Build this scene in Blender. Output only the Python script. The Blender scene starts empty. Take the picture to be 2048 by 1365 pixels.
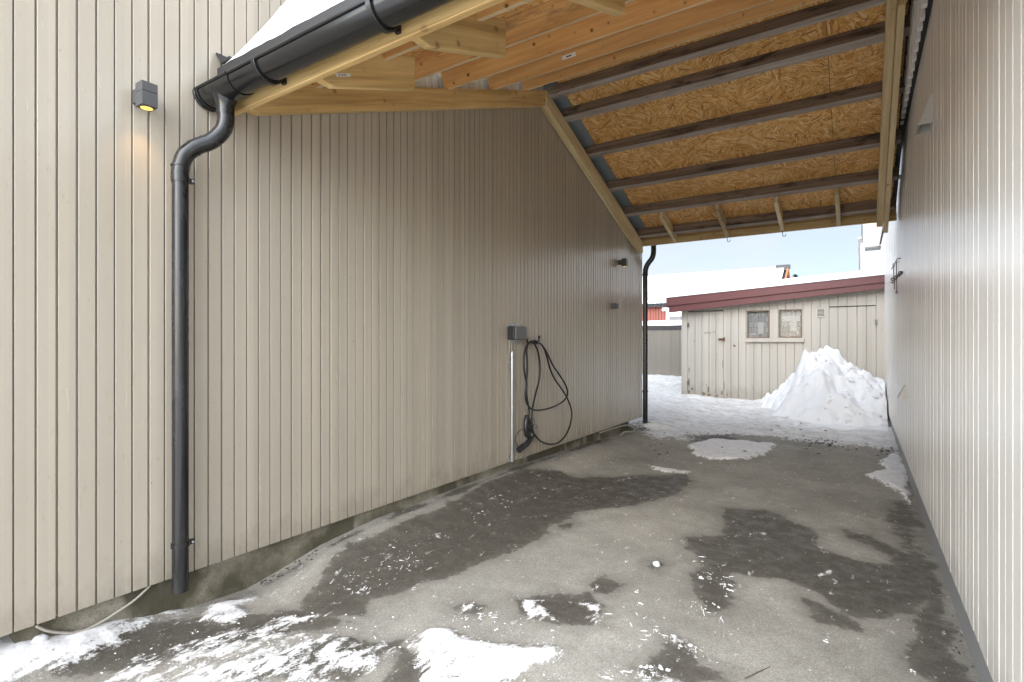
import bpy, bmesh, math, random
import numpy as np
from mathutils import Vector, Matrix, noise as mnoise

R = math.radians
random.seed(7)
rng = np.random.default_rng(11)
scene = bpy.context.scene
COL = scene.collection

# ------------------------------------------------------------------ camera, world, sun, exposure
H = 1.45
F = 1057.0
HOR = 684.0
YAW = 33.36
CS, SN = math.cos(R(YAW)), math.sin(R(YAW))
cam_d = bpy.data.cameras.new("camera")
cam_d.sensor_width = 36.0
cam_d.lens = 36.0 * F / 2048.0
cam_d.shift_y = 1.5 / 2048.0
cam_d.clip_start = 0.02
cam_d.clip_end = 3000
cam = bpy.data.objects.new("camera", cam_d)
cam.location = (0, 0, H)
cam.rotation_euler = (R(90), 0, R(YAW))
COL.objects.link(cam)
scene.camera = cam

GLOW = 8.2
SUN_EL, SUN_AZ = 28.0, 178.0        # azimuth clockwise from +Y : behind the camera
w = bpy.data.worlds.new("World")
scene.world = w
w.use_nodes = True
wn = w.node_tree
wn.nodes.clear()
out = wn.nodes.new('ShaderNodeOutputWorld')
bg = wn.nodes.new('ShaderNodeBackground')
sky = wn.nodes.new('ShaderNodeTexSky')
sky.sky_type = 'NISHITA'
sky.sun_disc = False
sky.sun_elevation = R(SUN_EL)
sky.sun_rotation = R(SUN_AZ)
sky.air_density = 1.0
sky.dust_density = 0.6
sky.ozone_density = 2.5
tc = wn.nodes.new('ShaderNodeTexCoord')
mp = wn.nodes.new('ShaderNodeMapping')
mp.inputs['Scale'].default_value = (1.6, 1.6, 4.2)
nz = wn.nodes.new('ShaderNodeTexNoise')
nz.inputs['Scale'].default_value = 1.7
nz.inputs['Detail'].default_value = 6
nz.inputs['Roughness'].default_value = 0.55
rp = wn.nodes.new('ShaderNodeValToRGB')
rp.color_ramp.elements[0].position = 0.38
rp.color_ramp.elements[0].color = (0.42, 0.42, 0.42, 1)
rp.color_ramp.elements[1].position = 0.72
rp.color_ramp.elements[1].color = (0.92, 0.92, 0.92, 1)
mx = wn.nodes.new('ShaderNodeMix')
mx.data_type = 'RGBA'
mx.inputs['B'].default_value = (5.7, 5.9, 6.25, 1)       # thin bright cloud
wn.links.new(tc.outputs['Generated'], mp.inputs['Vector'])
wn.links.new(mp.outputs[0], nz.inputs['Vector'])
wn.links.new(nz.outputs['Fac'], rp.inputs['Fac'])
wn.links.new(rp.outputs[0], mx.inputs['Factor'])
wn.links.new(sky.outputs[0], mx.inputs['A'])
# sky glow added behind the camera to brighten the carport; sky ahead left alone
geo = wn.nodes.new('ShaderNodeVectorMath'); geo.operation = 'DOT_PRODUCT'
geo.inputs[1].default_value = Vector((-0.05, -1.0, 0.40)).normalized()
wn.links.new(tc.outputs['Generated'], geo.inputs[0])
gr_ = wn.nodes.new('ShaderNodeMapRange'); gr_.interpolation_type = 'SMOOTHSTEP'
gr_.inputs['From Min'].default_value = 0.25; gr_.inputs['From Max'].default_value = 0.98
wn.links.new(geo.outputs['Value'], gr_.inputs['Value'])
gm_ = wn.nodes.new('ShaderNodeMix'); gm_.data_type = 'RGBA'
gm_.inputs['A'].default_value = (1.0, 0.99, 1.01, 1); gm_.inputs['B'].default_value = (GLOW * 1.02, GLOW * 0.985, GLOW * 0.93, 1)
wn.links.new(gr_.outputs['Result'], gm_.inputs['Factor'])
sc_ = wn.nodes.new('ShaderNodeVectorMath'); sc_.operation = 'MULTIPLY'
wn.links.new(mx.outputs['Result'], sc_.inputs[0]); wn.links.new(gm_.outputs['Result'], sc_.inputs[1])
wn.links.new(sc_.outputs[0], bg.inputs['Color'])
bg.inputs['Strength'].default_value = 0.105
wn.links.new(bg.outputs[0], out.inputs['Surface'])

sd = bpy.data.lights.new("sun", 'SUN')
sd.energy = 1.0
sd.angle = R(45)
sd.color = (1.0, 0.95, 0.88)
so = bpy.data.objects.new("sun", sd)
_az, _el = R(SUN_AZ), R(SUN_EL)
sdir = Vector((math.sin(_az) * math.cos(_el), math.cos(_az) * math.cos(_el), math.sin(_el)))
so.rotation_euler = sdir.to_track_quat('Z', 'Y').to_euler()
so.location = sdir * 40
COL.objects.link(so)

scene.view_settings.view_transform = 'Standard'
scene.view_settings.look = 'None'
scene.view_settings.gamma = 1
scene.view_settings.use_curve_mapping = False
scene.view_settings.exposure = 0.60
scene.cycles.max_bounces = 10
scene.cycles.diffuse_bounces = 6

# ------------------------------------------------------------------ pixel -> point helpers (photo measurements)
def ray(px, py):
    a = (px - 1024.0) / F
    b = (HOR - py) / F
    return Vector((CS * a - SN, SN * a + CS, b))
def onX(px, py, X):
    d = ray(px, py); return Vector((X, d.y * X / d.x, H + d.z * X / d.x))
def onY(px, py, Y):
    d = ray(px, py); return Vector((d.x * Y / d.y, Y, H + d.z * Y / d.y))
def onZ(px, py, Z=0.0):
    d = ray(px, py); k = (Z - H) / d.z; return Vector((d.x * k, d.y * k, Z))

# ------------------------------------------------------------------ object helpers
def empty(name, loc=(0, 0, 0), label=None, cat=None, group=None, kind=None):
    o = bpy.data.objects.new(name, None)
    o.empty_display_size = 0.2
    o.location = loc
    COL.objects.link(o)
    tag(o, label, cat, group, kind)
    return o
def tag(o, label=None, cat=None, group=None, kind=None):
    if label: o['label'] = label
    if cat: o['category'] = cat
    if group: o['group'] = group
    if kind: o['kind'] = kind
    return o
def world_loc(o):
    v = Vector((0, 0, 0))
    while o is not None:
        v = v + Vector(o.location); o = o.parent
    return v
class MB:
    """collects shapes into one mesh"""
    def __init__(s): s.v = []; s.f = []
    def add(s, vs, fs):
        n = len(s.v); s.v += [tuple(q) for q in vs]; s.f += [tuple(i + n for i in f) for f in fs]; return s
    def box(s, x0, x1, y0, y1, z0, z1):
        vs = [(x0, y0, z0), (x1, y0, z0), (x1, y1, z0), (x0, y1, z0), (x0, y0, z1), (x1, y0, z1), (x1, y1, z1), (x0, y1, z1)]
        return s.add(vs, [(0, 3, 2, 1), (4, 5, 6, 7), (0, 1, 5, 4), (1, 2, 6, 5), (2, 3, 7, 6), (3, 0, 4, 7)])
    def prism(s, poly, axis, a, b):
        """poly: list of 2-D points in the other two axes (in x,y,z order)"""
        def mk(p, t):
            return {'x': (t, p[0], p[1]), 'y': (p[0], t, p[1]), 'z': (p[0], p[1], t)}[axis]
        n = len(poly)
        vs = [mk(p, a) for p in poly] + [mk(p, b) for p in poly]
        fs = [tuple(range(n))[::-1], tuple(range(n, 2 * n))]
        for i in range(n):
            j = (i + 1) % n; fs.append((i, j, n + j, n + i))
        return s.add(vs, fs)
    def tube(s, pts, r, seg=12, caps=True):
        pts = [Vector(p) for p in pts]
        rr = r if hasattr(r, '__len__') else [r] * len(pts)
        t0 = (pts[1] - pts[0]).normalized()
        up = Vector((0, 0, 1)) if abs(t0.z) < 0.9 else Vector((1, 0, 0))
        nrm = t0.cross(up).normalized()
        vs = []; fs = []
        for i, p in enumerate(pts):
            if i == 0: t = t0
            elif i == len(pts) - 1: t = (pts[i] - pts[i - 1]).normalized()
            else: t = (pts[i + 1] - pts[i - 1]).normalized()
            nrm = (nrm - t * nrm.dot(t)).normalized()
            bi = t.cross(nrm)
            for k in range(seg):
                an = 2 * math.pi * k / seg
                vs.append(p + (nrm * math.cos(an) + bi * math.sin(an)) * rr[i])
        for i in range(len(pts) - 1):
            for k in range(seg):
                k2 = (k + 1) % seg
                fs.append((i * seg + k, i * seg + k2, (i + 1) * seg + k2, (i + 1) * seg + k))
        if caps:
            fs.append(tuple(range(seg))[::-1]); fs.append(tuple(range((len(pts) - 1) * seg, len(pts) * seg)))
        return s.add(vs, fs)
    def build(s, name, mat, parent=None, smooth=False, bevel=0.0, seg=1, loc=None, angle=None):
        off = world_loc(parent) if parent is not None else Vector((0, 0, 0))
        if loc is not None: off = off + Vector(loc)
        me = bpy.data.meshes.new(name)
        me.from_pydata([(v[0] - off.x, v[1] - off.y, v[2] - off.z) for v in s.v], [], s.f)
        bm = bmesh.new(); bm.from_mesh(me)
        bmesh.ops.recalc_face_normals(bm, faces=bm.faces)
        bm.to_mesh(me); bm.free()
        if smooth:
            if angle is None: me.shade_smooth()
            else: 
                me.shade_smooth()
                me.set_sharp_from_angle(angle=R(angle))
        me.materials.append(mat)
        o = bpy.data.objects.new(name, me)
        COL.objects.link(o)
        if parent is not None:
            o.parent = parent
            if loc is not None: o.location = loc
        elif loc is not None: o.location = loc
        if bevel > 0:
            m = o.modifiers.new("bevel", 'BEVEL'); m.width = bevel; m.segments = seg; m.limit_method = 'ANGLE'; m.angle_limit = R(40)
        return o
def copy_tree(o, parent=None):
    c = o.copy(); COL.objects.link(c)
    if parent is not None: c.parent = parent
    for ch in [q for q in o.children]: copy_tree(ch, c)
    return c
def smooth_path(pts, n=6):
    pts = [Vector(p) for p in pts]; P = [pts[0]] + pts + [pts[-1]]; out = []
    for i in range(1, len(P) - 2):
        p0, p1, p2, p3 = P[i - 1], P[i], P[i + 1], P[i + 2]
        for k in range(n):
            t = k / n
            out.append(0.5 * ((2 * p1) + (-p0 + p2) * t + (2 * p0 - 5 * p1 + 4 * p2 - p3) * t * t + (-p0 + 3 * p1 - 3 * p2 + p3) * t ** 3))
    out.append(pts[-1]); return out

# ------------------------------------------------------------------ numpy noise
def _hash(ix, iy, seed):
    h = (ix.astype(np.int64) * 374761393 + iy.astype(np.int64) * 668265263 + seed * 1274126177) & 0x7fffffff
    h = ((h ^ (h >> 13)) * 1274126177) & 0x7fffffff
    return ((h ^ (h >> 16)) & 0xffff) / 65535.0
def vnoise(x, y, seed=0):
    ix = np.floor(x); iy = np.floor(y); fx = x - ix; fy = y - iy
    fx = fx * fx * (3 - 2 * fx); fy = fy * fy * (3 - 2 * fy)
    a = _hash(ix, iy, seed); b = _hash(ix + 1, iy, seed); c = _hash(ix, iy + 1, seed); d = _hash(ix + 1, iy + 1, seed)
    return (a * (1 - fx) + b * fx) * (1 - fy) + (c * (1 - fx) + d * fx) * fy
def fbm(x, y, seed=0, oct=4):
    s = 0; am = 0.5; n = 0
    for i in range(oct):
        s = s + am * vnoise(x, y, seed + i * 17); n += am; am *= 0.5; x = x * 2.03 + 5.1; y = y * 2.03 + 3.7
    return s / n
def sdf_poly(X, Y, poly):
    P = np.array(poly); d2 = np.full(X.shape, 1e9); ins = np.zeros(X.shape, bool)
    for i in range(len(P)):
        a = P[i]; b = P[(i + 1) % len(P)]; e = b - a
        wx = X - a[0]; wy = Y - a[1]
        t = np.clip((wx * e[0] + wy * e[1]) / (e @ e + 1e-12), 0, 1)
        d2 = np.minimum(d2, (wx - e[0] * t) ** 2 + (wy - e[1] * t) ** 2)
        c = (a[1] > Y) != (b[1] > Y)
        with np.errstate(divide='ignore', invalid='ignore'):
            xi = a[0] + (Y - a[1]) * e[0] / (e[1] if abs(e[1]) > 1e-12 else 1e-12)
        ins ^= c & (X < xi)
    d = np.sqrt(d2); return np.where(ins, d, -d)

# ------------------------------------------------------------------ materials
class NT:
    def __init__(s, name):
        m = bpy.data.materials.new(name); m.use_nodes = True; s.m = m; s.t = m.node_tree; s.t.nodes.clear()
        s.o = s.n('ShaderNodeOutputMaterial'); s.b = s.n('ShaderNodeBsdfPrincipled'); s.l(s.b.outputs[0], s.o.inputs['Surface'])
    def n(s, t, **kw):
        q = s.t.nodes.new(t)
        for k, v in kw.items(): setattr(q, k, v)
        return q
    def l(s, a, b): s.t.links.new(a, b)
    def setin(s, q, k, v):
        if hasattr(v, 'is_linked') or hasattr(v, 'links'): s.l(v, q.inputs[k])
        else: q.inputs[k].default_value = v
    def coord(s, scale=(1, 1, 1), rot=(0, 0, 0), loc=(0, 0, 0), rnd=False, kind='Object'):
        c = s.n('ShaderNodeTexCoord'); v = c.outputs[kind]
        if rnd:
            oi = s.n('ShaderNodeObjectInfo'); mu = s.n('ShaderNodeVectorMath', operation='MULTIPLY_ADD')
            cx = s.n('ShaderNodeCombineXYZ'); s.l(oi.outputs['Random'], cx.inputs[0]); s.l(oi.outputs['Random'], cx.inputs[1]); s.l(oi.outputs['Random'], cx.inputs[2])
            s.l(cx.outputs[0], mu.inputs[0]); mu.inputs[1].default_value = (37, 53, 71); s.l(v, mu.inputs[2]); v = mu.outputs[0]
        if getattr(s, 'tilt', 0.0):
            vr_ = s.n('ShaderNodeVectorRotate', rotation_type='X_AXIS'); s.l(v, vr_.inputs['Vector']); vr_.inputs['Angle'].default_value = s.tilt; v = vr_.outputs[0]
        mp = s.n('ShaderNodeMapping'); mp.inputs['Scale'].default_value = scale; mp.inputs['Rotation'].default_value = rot; mp.inputs['Location'].default_value = loc
        s.l(v, mp.inputs['Vector']); return mp.outputs[0]
    def noise(s, v, scale, detail=4, rough=0.55, dist=0.0):
        q = s.n('ShaderNodeTexNoise'); s.l(v, q.inputs['Vector']); q.inputs['Scale'].default_value = scale; q.inputs['Detail'].default_value = detail
        q.inputs['Roughness'].default_value = rough; q.inputs['Distortion'].default_value = dist; return q.outputs['Fac']
    def voro(s, v, scale, feature='F1', out='Distance', rand=1.0, dim='3D'):
        q = s.n('ShaderNodeTexVoronoi', feature=feature, voronoi_dimensions=dim); s.l(v, q.inputs['Vector']); q.inputs['Scale'].default_value = scale
        q.inputs['Randomness'].default_value = rand; return q.outputs[out]
    def math(s, op, a, b=0.0, c=0.0, clamp=False):
        q = s.n('ShaderNodeMath', operation=op, use_clamp=clamp)
        for i, x in enumerate((a, b, c)):
            if hasattr(x, 'links'): s.l(x, q.inputs[i])
            else: q.inputs[i].default_value = x
        return q.outputs[0]
    def step(s, x, lo, hi, a=0.0, b=1.0):
        q = s.n('ShaderNodeMapRange', interpolation_type='SMOOTHSTEP'); s.l(x, q.inputs['Value'])
        q.inputs['From Min'].default_value = lo; q.inputs['From Max'].default_value = hi; q.inputs['To Min'].default_value = a; q.inputs['To Max'].default_value = b
        return q.outputs['Result']
    def ramp(s, x, stops):
        q = s.n('ShaderNodeValToRGB'); s.l(x, q.inputs['Fac']); e = q.color_ramp.elements
        while len(e) < len(stops): e.new(0.5)
        for k, (p, c) in enumerate(stops):
            e[k].position = p; e[k].color = (c[0], c[1], c[2], 1) if hasattr(c, '__len__') else (c, c, c, 1)
        return q.outputs[0]
    def mix(s, f, a, b, blend='MIX'):
        q = s.n('ShaderNodeMix', data_type='RGBA', blend_type=blend)
        for k, x in (('Factor', f), ('A', a), ('B', b)):
            if hasattr(x, 'links'): s.l(x, q.inputs[k])
            elif k == 'Factor': q.inputs[k].default_value = x
            else: q.inputs[k].default_value = (x[0], x[1], x[2], 1)
        return q.outputs['Result']
    def bump(s, h, strength=0.3, dist=0.01):
        q = s.n('ShaderNodeBump'); q.inputs['Strength'].default_value = strength; q.inputs['Distance'].default_value = dist
        s.l(h, q.inputs['Height']); s.l(q.outputs[0], s.b.inputs['Normal'])
    def attr(s, name):
        q = s.n('ShaderNodeAttribute'); q.attribute_name = name; return q.outputs['Fac']
    def color(s, c):
        if hasattr(c, 'links'): s.l(c, s.b.inputs['Base Color'])
        else: s.b.inputs['Base Color'].default_value = (c[0], c[1], c[2], 1)
    def rough(s, r):
        if hasattr(r, 'links'): s.l(r, s.b.inputs['Roughness'])
        else: s.b.inputs['Roughness'].default_value = r

def plain(name, col, rough=0.5, metal=0.0, var=0.12, nscale=30, bump=0.05, spec=None):
    t = NT(name); v = t.coord(rnd=True); n = t.noise(v, nscale, 5)
    t.color(t.mix(n, [c * (1 - var) for c in col], [min(1, c * (1 + var)) for c in col]))
    t.rough(t.math('MULTIPLY_ADD', n, 0.2, rough - 0.1)); t.b.inputs['Metallic'].default_value = metal
    if spec is not None: t.b.inputs['Specular IOR Level'].default_value = spec
    if bump: t.bump(n, bump, 0.005)
    return t.m

def wood(name, axis, lo, mid, hi, knots=0.6, mould=0.0, rough=0.62, grain=1.0, knot_scale=11.0, tilt=0.0):
    """planed timber: grain runs along axis"""
    t = NT(name); t.tilt = tilt
    sc = [9.0, 9.0, 9.0]; sc[axis] = 0.55
    v = t.coord(scale=tuple(sc), rnd=True)
    warp = t.noise(t.coord(scale=(2, 2, 2), rnd=True), 1.6, 3)
    big = t.noise(v, 1.3, 3, 0.5, 0.6)
    sc1 = [30.0, 30.0, 30.0]; sc1[axis] = 0.7
    wv = t.noise(t.coord(scale=tuple(sc1), rnd=True), 1.0, 3, 0.5, 1.2)
    sc2 = [160.0] * 3; sc2[axis] = 4.0
    fine = t.noise(t.coord(scale=tuple(sc2), rnd=True), 1.0, 3, 0.6)
    f = t.math('ADD', t.math('MULTIPLY', big, 0.55), t.math('ADD', t.math('MULTIPLY', wv, 0.24 * grain), t.math('MULTIPLY', fine, 0.22)))
    c = t.ramp(f, [(0.35, lo), (0.50, mid), (0.66, hi)])
    if knots > 0:
        kv = t.coord(rnd=True)
        d = t.voro(kv, knot_scale)
        dn = t.math('ADD', d, t.math('MULTIPLY', t.noise(kv, 60, 3), 0.05))
        vs_ = t.n('ShaderNodeTexVoronoi'); t.l(kv, vs_.inputs['Vector']); vs_.inputs['Scale'].default_value = knot_scale
        kc = t.n('ShaderNodeSeparateColor'); t.l(vs_.outputs['Color'], kc.inputs[0])
        dn = t.math('ADD', dn, t.math('MULTIPLY_ADD', kc.outputs[0], 0.13, -0.045))
        halo = t.step(dn, 0.10, 0.28, 1, 0)
        core = t.step(dn, 0.10, 0.145, 1, 0)
        c = t.mix(t.math('MULTIPLY', halo, 0.35 * knots), c, [q * 0.62 for q in lo])
        c = t.mix(t.math('MULTIPLY', core, knots), c, (0.07, 0.028, 0.012))
    if mould > 0:
        scm = [5.0] * 3; scm[axis] = 1.4
        mm = t.noise(t.coord(scale=tuple(scm), rnd=True), 1.5, 8, 0.7)
        c = t.mix(t.math('MULTIPLY', t.step(mm, 0.50, 0.68), mould), c, (0.03, 0.027, 0.022))
        streak = t.noise(t.coord(scale=tuple([q * 0.35 for q in sc2]), rnd=True), 1.0, 4, 0.7)
        c = t.mix(t.math('MULTIPLY', t.step(streak, 0.5, 0.72), mould * 0.55), c, (0.05, 0.045, 0.04))
    oi = t.n('ShaderNodeObjectInfo')
    hs = t.n('ShaderNodeHueSaturation'); t.l(c, hs.inputs['Color']); t.l(t.math('MULTIPLY_ADD', oi.outputs['Random'], 0.30, 0.85), hs.inputs['Value'])
    t.color(hs.outputs[0]); t.rough(rough)
    t.bump(t.math('ADD', fine, t.math('MULTIPLY', wv, 0.4)), 0.18, 0.004)
    return t.m

PINE = ((0.39, 0.190, 0.056), (0.56, 0.300, 0.098), (0.69, 0.415, 0.160))
TREAT = ((0.37, 0.225, 0.078), (0.58, 0.39, 0.155), (0.72, 0.53, 0.25))
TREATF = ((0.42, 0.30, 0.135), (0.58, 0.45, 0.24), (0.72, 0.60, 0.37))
M = {}
M['pine_x'] = wood('pine_along_x', 0, *PINE, knots=0.9)
M['pine_x_stained'] = wood('stained_pine', 0, *PINE, knots=0.9, mould=0.6)
M['treat_x'] = wood('treated_pine_x', 0, *TREAT, knots=0.35, knot_scale=7)
M['treat_y'] = wood('treated_pine_rising', 1, *TREAT, knots=0.5, knot_scale=8, tilt=-R(21.1))
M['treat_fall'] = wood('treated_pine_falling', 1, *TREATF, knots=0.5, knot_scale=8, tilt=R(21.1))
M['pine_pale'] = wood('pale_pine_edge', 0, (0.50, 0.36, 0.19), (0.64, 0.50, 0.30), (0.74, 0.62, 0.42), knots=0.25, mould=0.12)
M['old_pale'] = wood('pale_weathered_edge', 0, (0.22, 0.178, 0.145), (0.34, 0.288, 0.245), (0.46, 0.40, 0.35), knots=0.3, mould=0.35, rough=0.8)
M['old_x'] = wood('weathered_purlin', 0, (0.12, 0.083, 0.057), (0.23, 0.165, 0.115), (0.36, 0.285, 0.22), knots=0.5, mould=0.95, rough=0.8)

def osb():
    t = NT('strand_board')
    val = None; shade = None
    k = 0
    for cs_, sl, sw in ((8.0, 11, 92), (10.5, 15, 126), (7.0, 9.5, 80), (12.5, 17, 138), (9.0, 12, 98), (6.0, 9, 74)):
        co = t.coord(rnd=False, scale=(1, 1, 0), loc=(k * 3.7, k * 1.9, 0))
        pv = t.n('ShaderNodeTexVoronoi', feature='F1', voronoi_dimensions='2D'); pv.inputs['Scale'].default_value = cs_; t.l(co, pv.inputs['Vector'])
        pc = t.n('ShaderNodeSeparateColor'); t.l(pv.outputs['Color'], pc.inputs[0])
        df = t.n('ShaderNodeVectorMath', operation='SUBTRACT'); t.l(co, df.inputs[0]); t.l(pv.outputs['Position'], df.inputs[1])
        rot = t.n('ShaderNodeVectorRotate', rotation_type='Z_AXIS'); t.l(df.outputs[0], rot.inputs['Vector']); t.l(t.math('MULTIPLY', pc.outputs[0], 6.283), rot.inputs['Angle'])
        sc_s = t.n('ShaderNodeVectorMath', operation='MULTIPLY_ADD'); t.l(rot.outputs[0], sc_s.inputs[0]); sc_s.inputs[1].default_value = (sl, sw, 0.0)
        ofs = t.n('ShaderNodeVectorMath', operation='SCALE'); t.l(pv.outputs['Color'], ofs.inputs[0]); ofs.inputs['Scale'].default_value = 40.0
        t.l(ofs.outputs[0], sc_s.inputs[2])
        mp = sc_s
        q = t.n('ShaderNodeTexVoronoi', feature='F1', voronoi_dimensions='2D'); q.inputs['Scale'].default_value = 1.0
        t.l(mp.outputs[0], q.inputs['Vector'])
        sp = t.n('ShaderNodeSeparateColor'); t.l(q.outputs['Color'], sp.inputs[0])
        on = t.step(sp.outputs[0], 0.52, 0.55)
        edge = t.step(q.outputs['Distance'], 0.30, 0.70, 1.0, 0.85)
        tone = t.math('MULTIPLY', sp.outputs[1], edge)
        if val is None: val = tone
        else:
            mxn = t.n('ShaderNodeMix', data_type='FLOAT'); t.l(on, mxn.inputs[0]); t.l(val, mxn.inputs[2]); t.l(tone, mxn.inputs[3]); val = mxn.outputs[0]
        k += 1
    c = t.ramp(val, [(0.02, (0.44, 0.185, 0.045)), (0.22, (0.66, 0.325, 0.085)), (0.60, (0.82, 0.47, 0.15)), (0.95, (0.92, 0.71, 0.38))])
    big = t.noise(t.coord(), 1.4, 4)
    c = t.mix(t.step(big, 0.35, 0.7, 0, 0.25), c, (0.30, 0.13, 0.035))
    grey = t.noise(t.coord(), 170, 2)
    c = t.mix(t.step(grey, 0.66, 0.74, 0, 0.75), c, (0.07, 0.03, 0.012))
    t.color(c); t.rough(0.6); t.bump(val, 0.25, 0.004)
    return t.m
M['osb'] = osb()

def paint(name, base, axis_y0, period, rough=0.42, wear=0.12, spec=0.5, streaky=0.8, worn=(0.42, 0.38, 0.32), gloss_var=0.15, board_var=0.05, bumps=0.35):
    """painted vertical boards; grain runs along z; every board a slightly different tint"""
    t = NT(name)
    c0 = t.coord()
    sp = t.n('ShaderNodeSeparateXYZ'); t.l(c0, sp.inputs[0])
    s = t.math('ADD', sp.outputs[0], sp.outputs[1])
    idx = t.math('FLOOR', t.math('DIVIDE', t.math('SUBTRACT', s, axis_y0), period))
    wn_ = t.n('ShaderNodeTexWhiteNoise', noise_dimensions='1D'); t.l(idx, wn_.inputs['W'])
    n = t.noise(t.coord(scale=(14, 14, 0.9)), 1.0, 5, 0.6)
    f = t.math('ADD', t.math('MULTIPLY_ADD', wn_.outputs['Value'], 2 * board_var, 1 - board_var), t.math('MULTIPLY_ADD', n, 0.10, -0.05))
    v = t.n('ShaderNodeVectorMath', operation='SCALE'); v.inputs[0].default_value = base; t.l(f, v.inputs['Scale'])
    c = t.mix(t.math('MULTIPLY', wn_.outputs['Value'], 0.35), v.outputs[0], [base[0] * 1.03, base[1] * 0.97, base[2] * 0.94])
    grain = t.noise(t.coord(scale=(120, 120, 3.0)), 1.0, 4, 0.65)
    streak = t.noise(t.coord(scale=(42, 42, 3.4)), 1.0, 6, 0.7, 0.8)
    kn = t.math('ADD', t.voro(t.coord(scale=(1, 1, 0.55)), 6.5), t.math('MULTIPLY', n, 0.04))
    knot = t.step(kn, 0.03, 0.075, 1, 0)
    if wear > 0:
        c = t.mix(t.math('MULTIPLY', t.step(streak, 0.60, 0.74), wear), c, worn)
        c = t.mix(t.math('MULTIPLY', knot, 0.45), c, worn)
    nail = t.step(t.voro(t.coord(scale=(1, 1, 0.6)), 9.0), 0.018, 0.032, 1, 0)
    c = t.mix(t.math('MULTIPLY', nail, 0.7), c, [q * 0.45 for q in worn])
    if wear > 0:
        pm = t.noise(t.coord(scale=(1, 1, 0.8)), 0.55, 2)
        pk = t.noise(t.coord(scale=(60, 60, 16)), 1.0, 5, 0.7)
        c = t.mix(t.math('MULTIPLY', t.step(pm, 0.50, 0.64), t.math('MULTIPLY', t.step(pk, 0.60, 0.68), min(1.0, wear * 3))), c, worn)
    foot = t.math('ADD', sp.outputs[2], t.math('MULTIPLY_ADD', t.noise(t.coord(scale=(9, 9, 5)), 1.0, 6, 0.7), 0.7, -0.35))
    c = t.mix(t.step(foot, 0.12, 0.42, 0.35, 0.0), c, [q * 0.55 for q in worn])
    t.color(c)
    t.rough(t.math('MULTIPLY_ADD', streak, gloss_var, rough - gloss_var * 0.5))
    t.b.inputs['Specular IOR Level'].default_value = spec
    hgt = t.math('ADD', t.math('MULTIPLY', grain, 0.45), t.math('ADD', t.math('MULTIPLY', streak, streaky), t.math('MULTIPLY', knot, 0.5)))
    t.bump(hgt, bumps, 0.004)
    return t.m
M['beige'] = paint('beige_board_paint', (0.405, 0.362, 0.290), 0.0, 0.073, rough=0.25, spec=0.9, streaky=0.3, bumps=0.14, board_var=0.075, wear=0.16, worn=(0.30, 0.255, 0.19))
M['offwhite'] = paint('off_white_board_paint', (0.77, 0.745, 0.69), 0.0, 0.10, rough=0.32, spec=0.55, streaky=0.3, wear=0.06, worn=(0.50, 0.47, 0.42), bumps=0.35, gloss_var=0.16)
M['shed_paint'] = paint('old_cream_paint', (0.44, 0.415, 0.365), 0.0, 0.165, rough=0.6, wear=0.35, worn=(0.33, 0.29, 0.23), board_var=0.07)
M['fence_paint'] = paint('fence_paint', (0.155, 0.140, 0.116), 0.0, 0.09, rough=0.6, wear=0.1)
M['red_paint'] = paint('red_board_paint', (0.22, 0.055, 0.035), 0.0, 0.14, rough=0.6, wear=0.25, worn=(0.2, 0.04, 0.02))
M['white_paint'] = plain('white_wall_paint', (0.80, 0.79, 0.76), 0.5, var=0.04)
M['cream'] = plain('cream_soffit_paint', (0.66, 0.59, 0.46), 0.55, var=0.06, nscale=8)
M['maroon'] = plain('maroon_fascia_paint', (0.125, 0.043, 0.042), 0.5, var=0.25, nscale=14, bump=0.2)
M['gutter_black'] = plain('glossy_black_gutter', (0.010, 0.010, 0.010), 0.19, var=0.03, nscale=6, bump=0)
M['black_pvc'] = plain('black_gutter_steel', (0.012, 0.012, 0.012), 0.20, var=0.03, nscale=6, bump=0)
t = NT('dusty_black_steel'); v = t.coord(); nn = t.noise(t.coord(scale=(6, 6, 2.2)), 1.0, 6, 0.65)
t.color(t.mix(t.step(nn, 0.48, 0.70, 0, 0.35), (0.012, 0.012, 0.012), (0.055, 0.054, 0.052))); t.rough(t.step(nn, 0.40, 0.70, 0.17, 0.42)); M['black_pvc'] = t.m
M['black_matt'] = plain('black_edge_sheet', (0.022, 0.022, 0.024), 0.45, var=0.2)
M['lamp_grey'] = plain('dark_grey_lamp_body', (0.075, 0.075, 0.075), 0.55, var=0.08, nscale=200)
M['charcoal'] = plain('charcoal_plastic', (0.02, 0.02, 0.021), 0.35, var=0.1)
M['mid_grey'] = plain('grey_plastic', (0.115, 0.115, 0.12), 0.4, var=0.1)
M['rubber'] = plain('black_cable_rubber', (0.010, 0.010, 0.010), 0.45, var=0.1)
M['zinc'] = plain('galvanised_steel', (0.42, 0.44, 0.45), 0.32, metal=0.85, var=0.15, nscale=40)
M['steel_dark'] = plain('dark_steel', (0.16, 0.16, 0.16), 0.4, metal=0.7, var=0.2)
M['grey_cord'] = plain('grey_cable', (0.36, 0.33, 0.28), 0.6, var=0.15)
M['membrane'] = plain('blue_grey_membrane', (0.20, 0.235, 0.25), 0.6, var=0.12, nscale=18)
M['found_grey'] = plain('grey_foundation_board', (0.255, 0.255, 0.255), 0.55, var=0.07, nscale=12)
M['vent_grey'] = plain('painted_vent_metal', (0.47, 0.455, 0.40), 0.45, var=0.06)
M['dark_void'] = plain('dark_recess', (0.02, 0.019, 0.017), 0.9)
M['rust'] = plain('rusty_iron', (0.11, 0.042, 0.018), 0.8, var=0.5, nscale=120, bump=0.3)
M['iron'] = plain('brown_wrought_iron', (0.075, 0.05, 0.04), 0.6, var=0.3)
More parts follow.
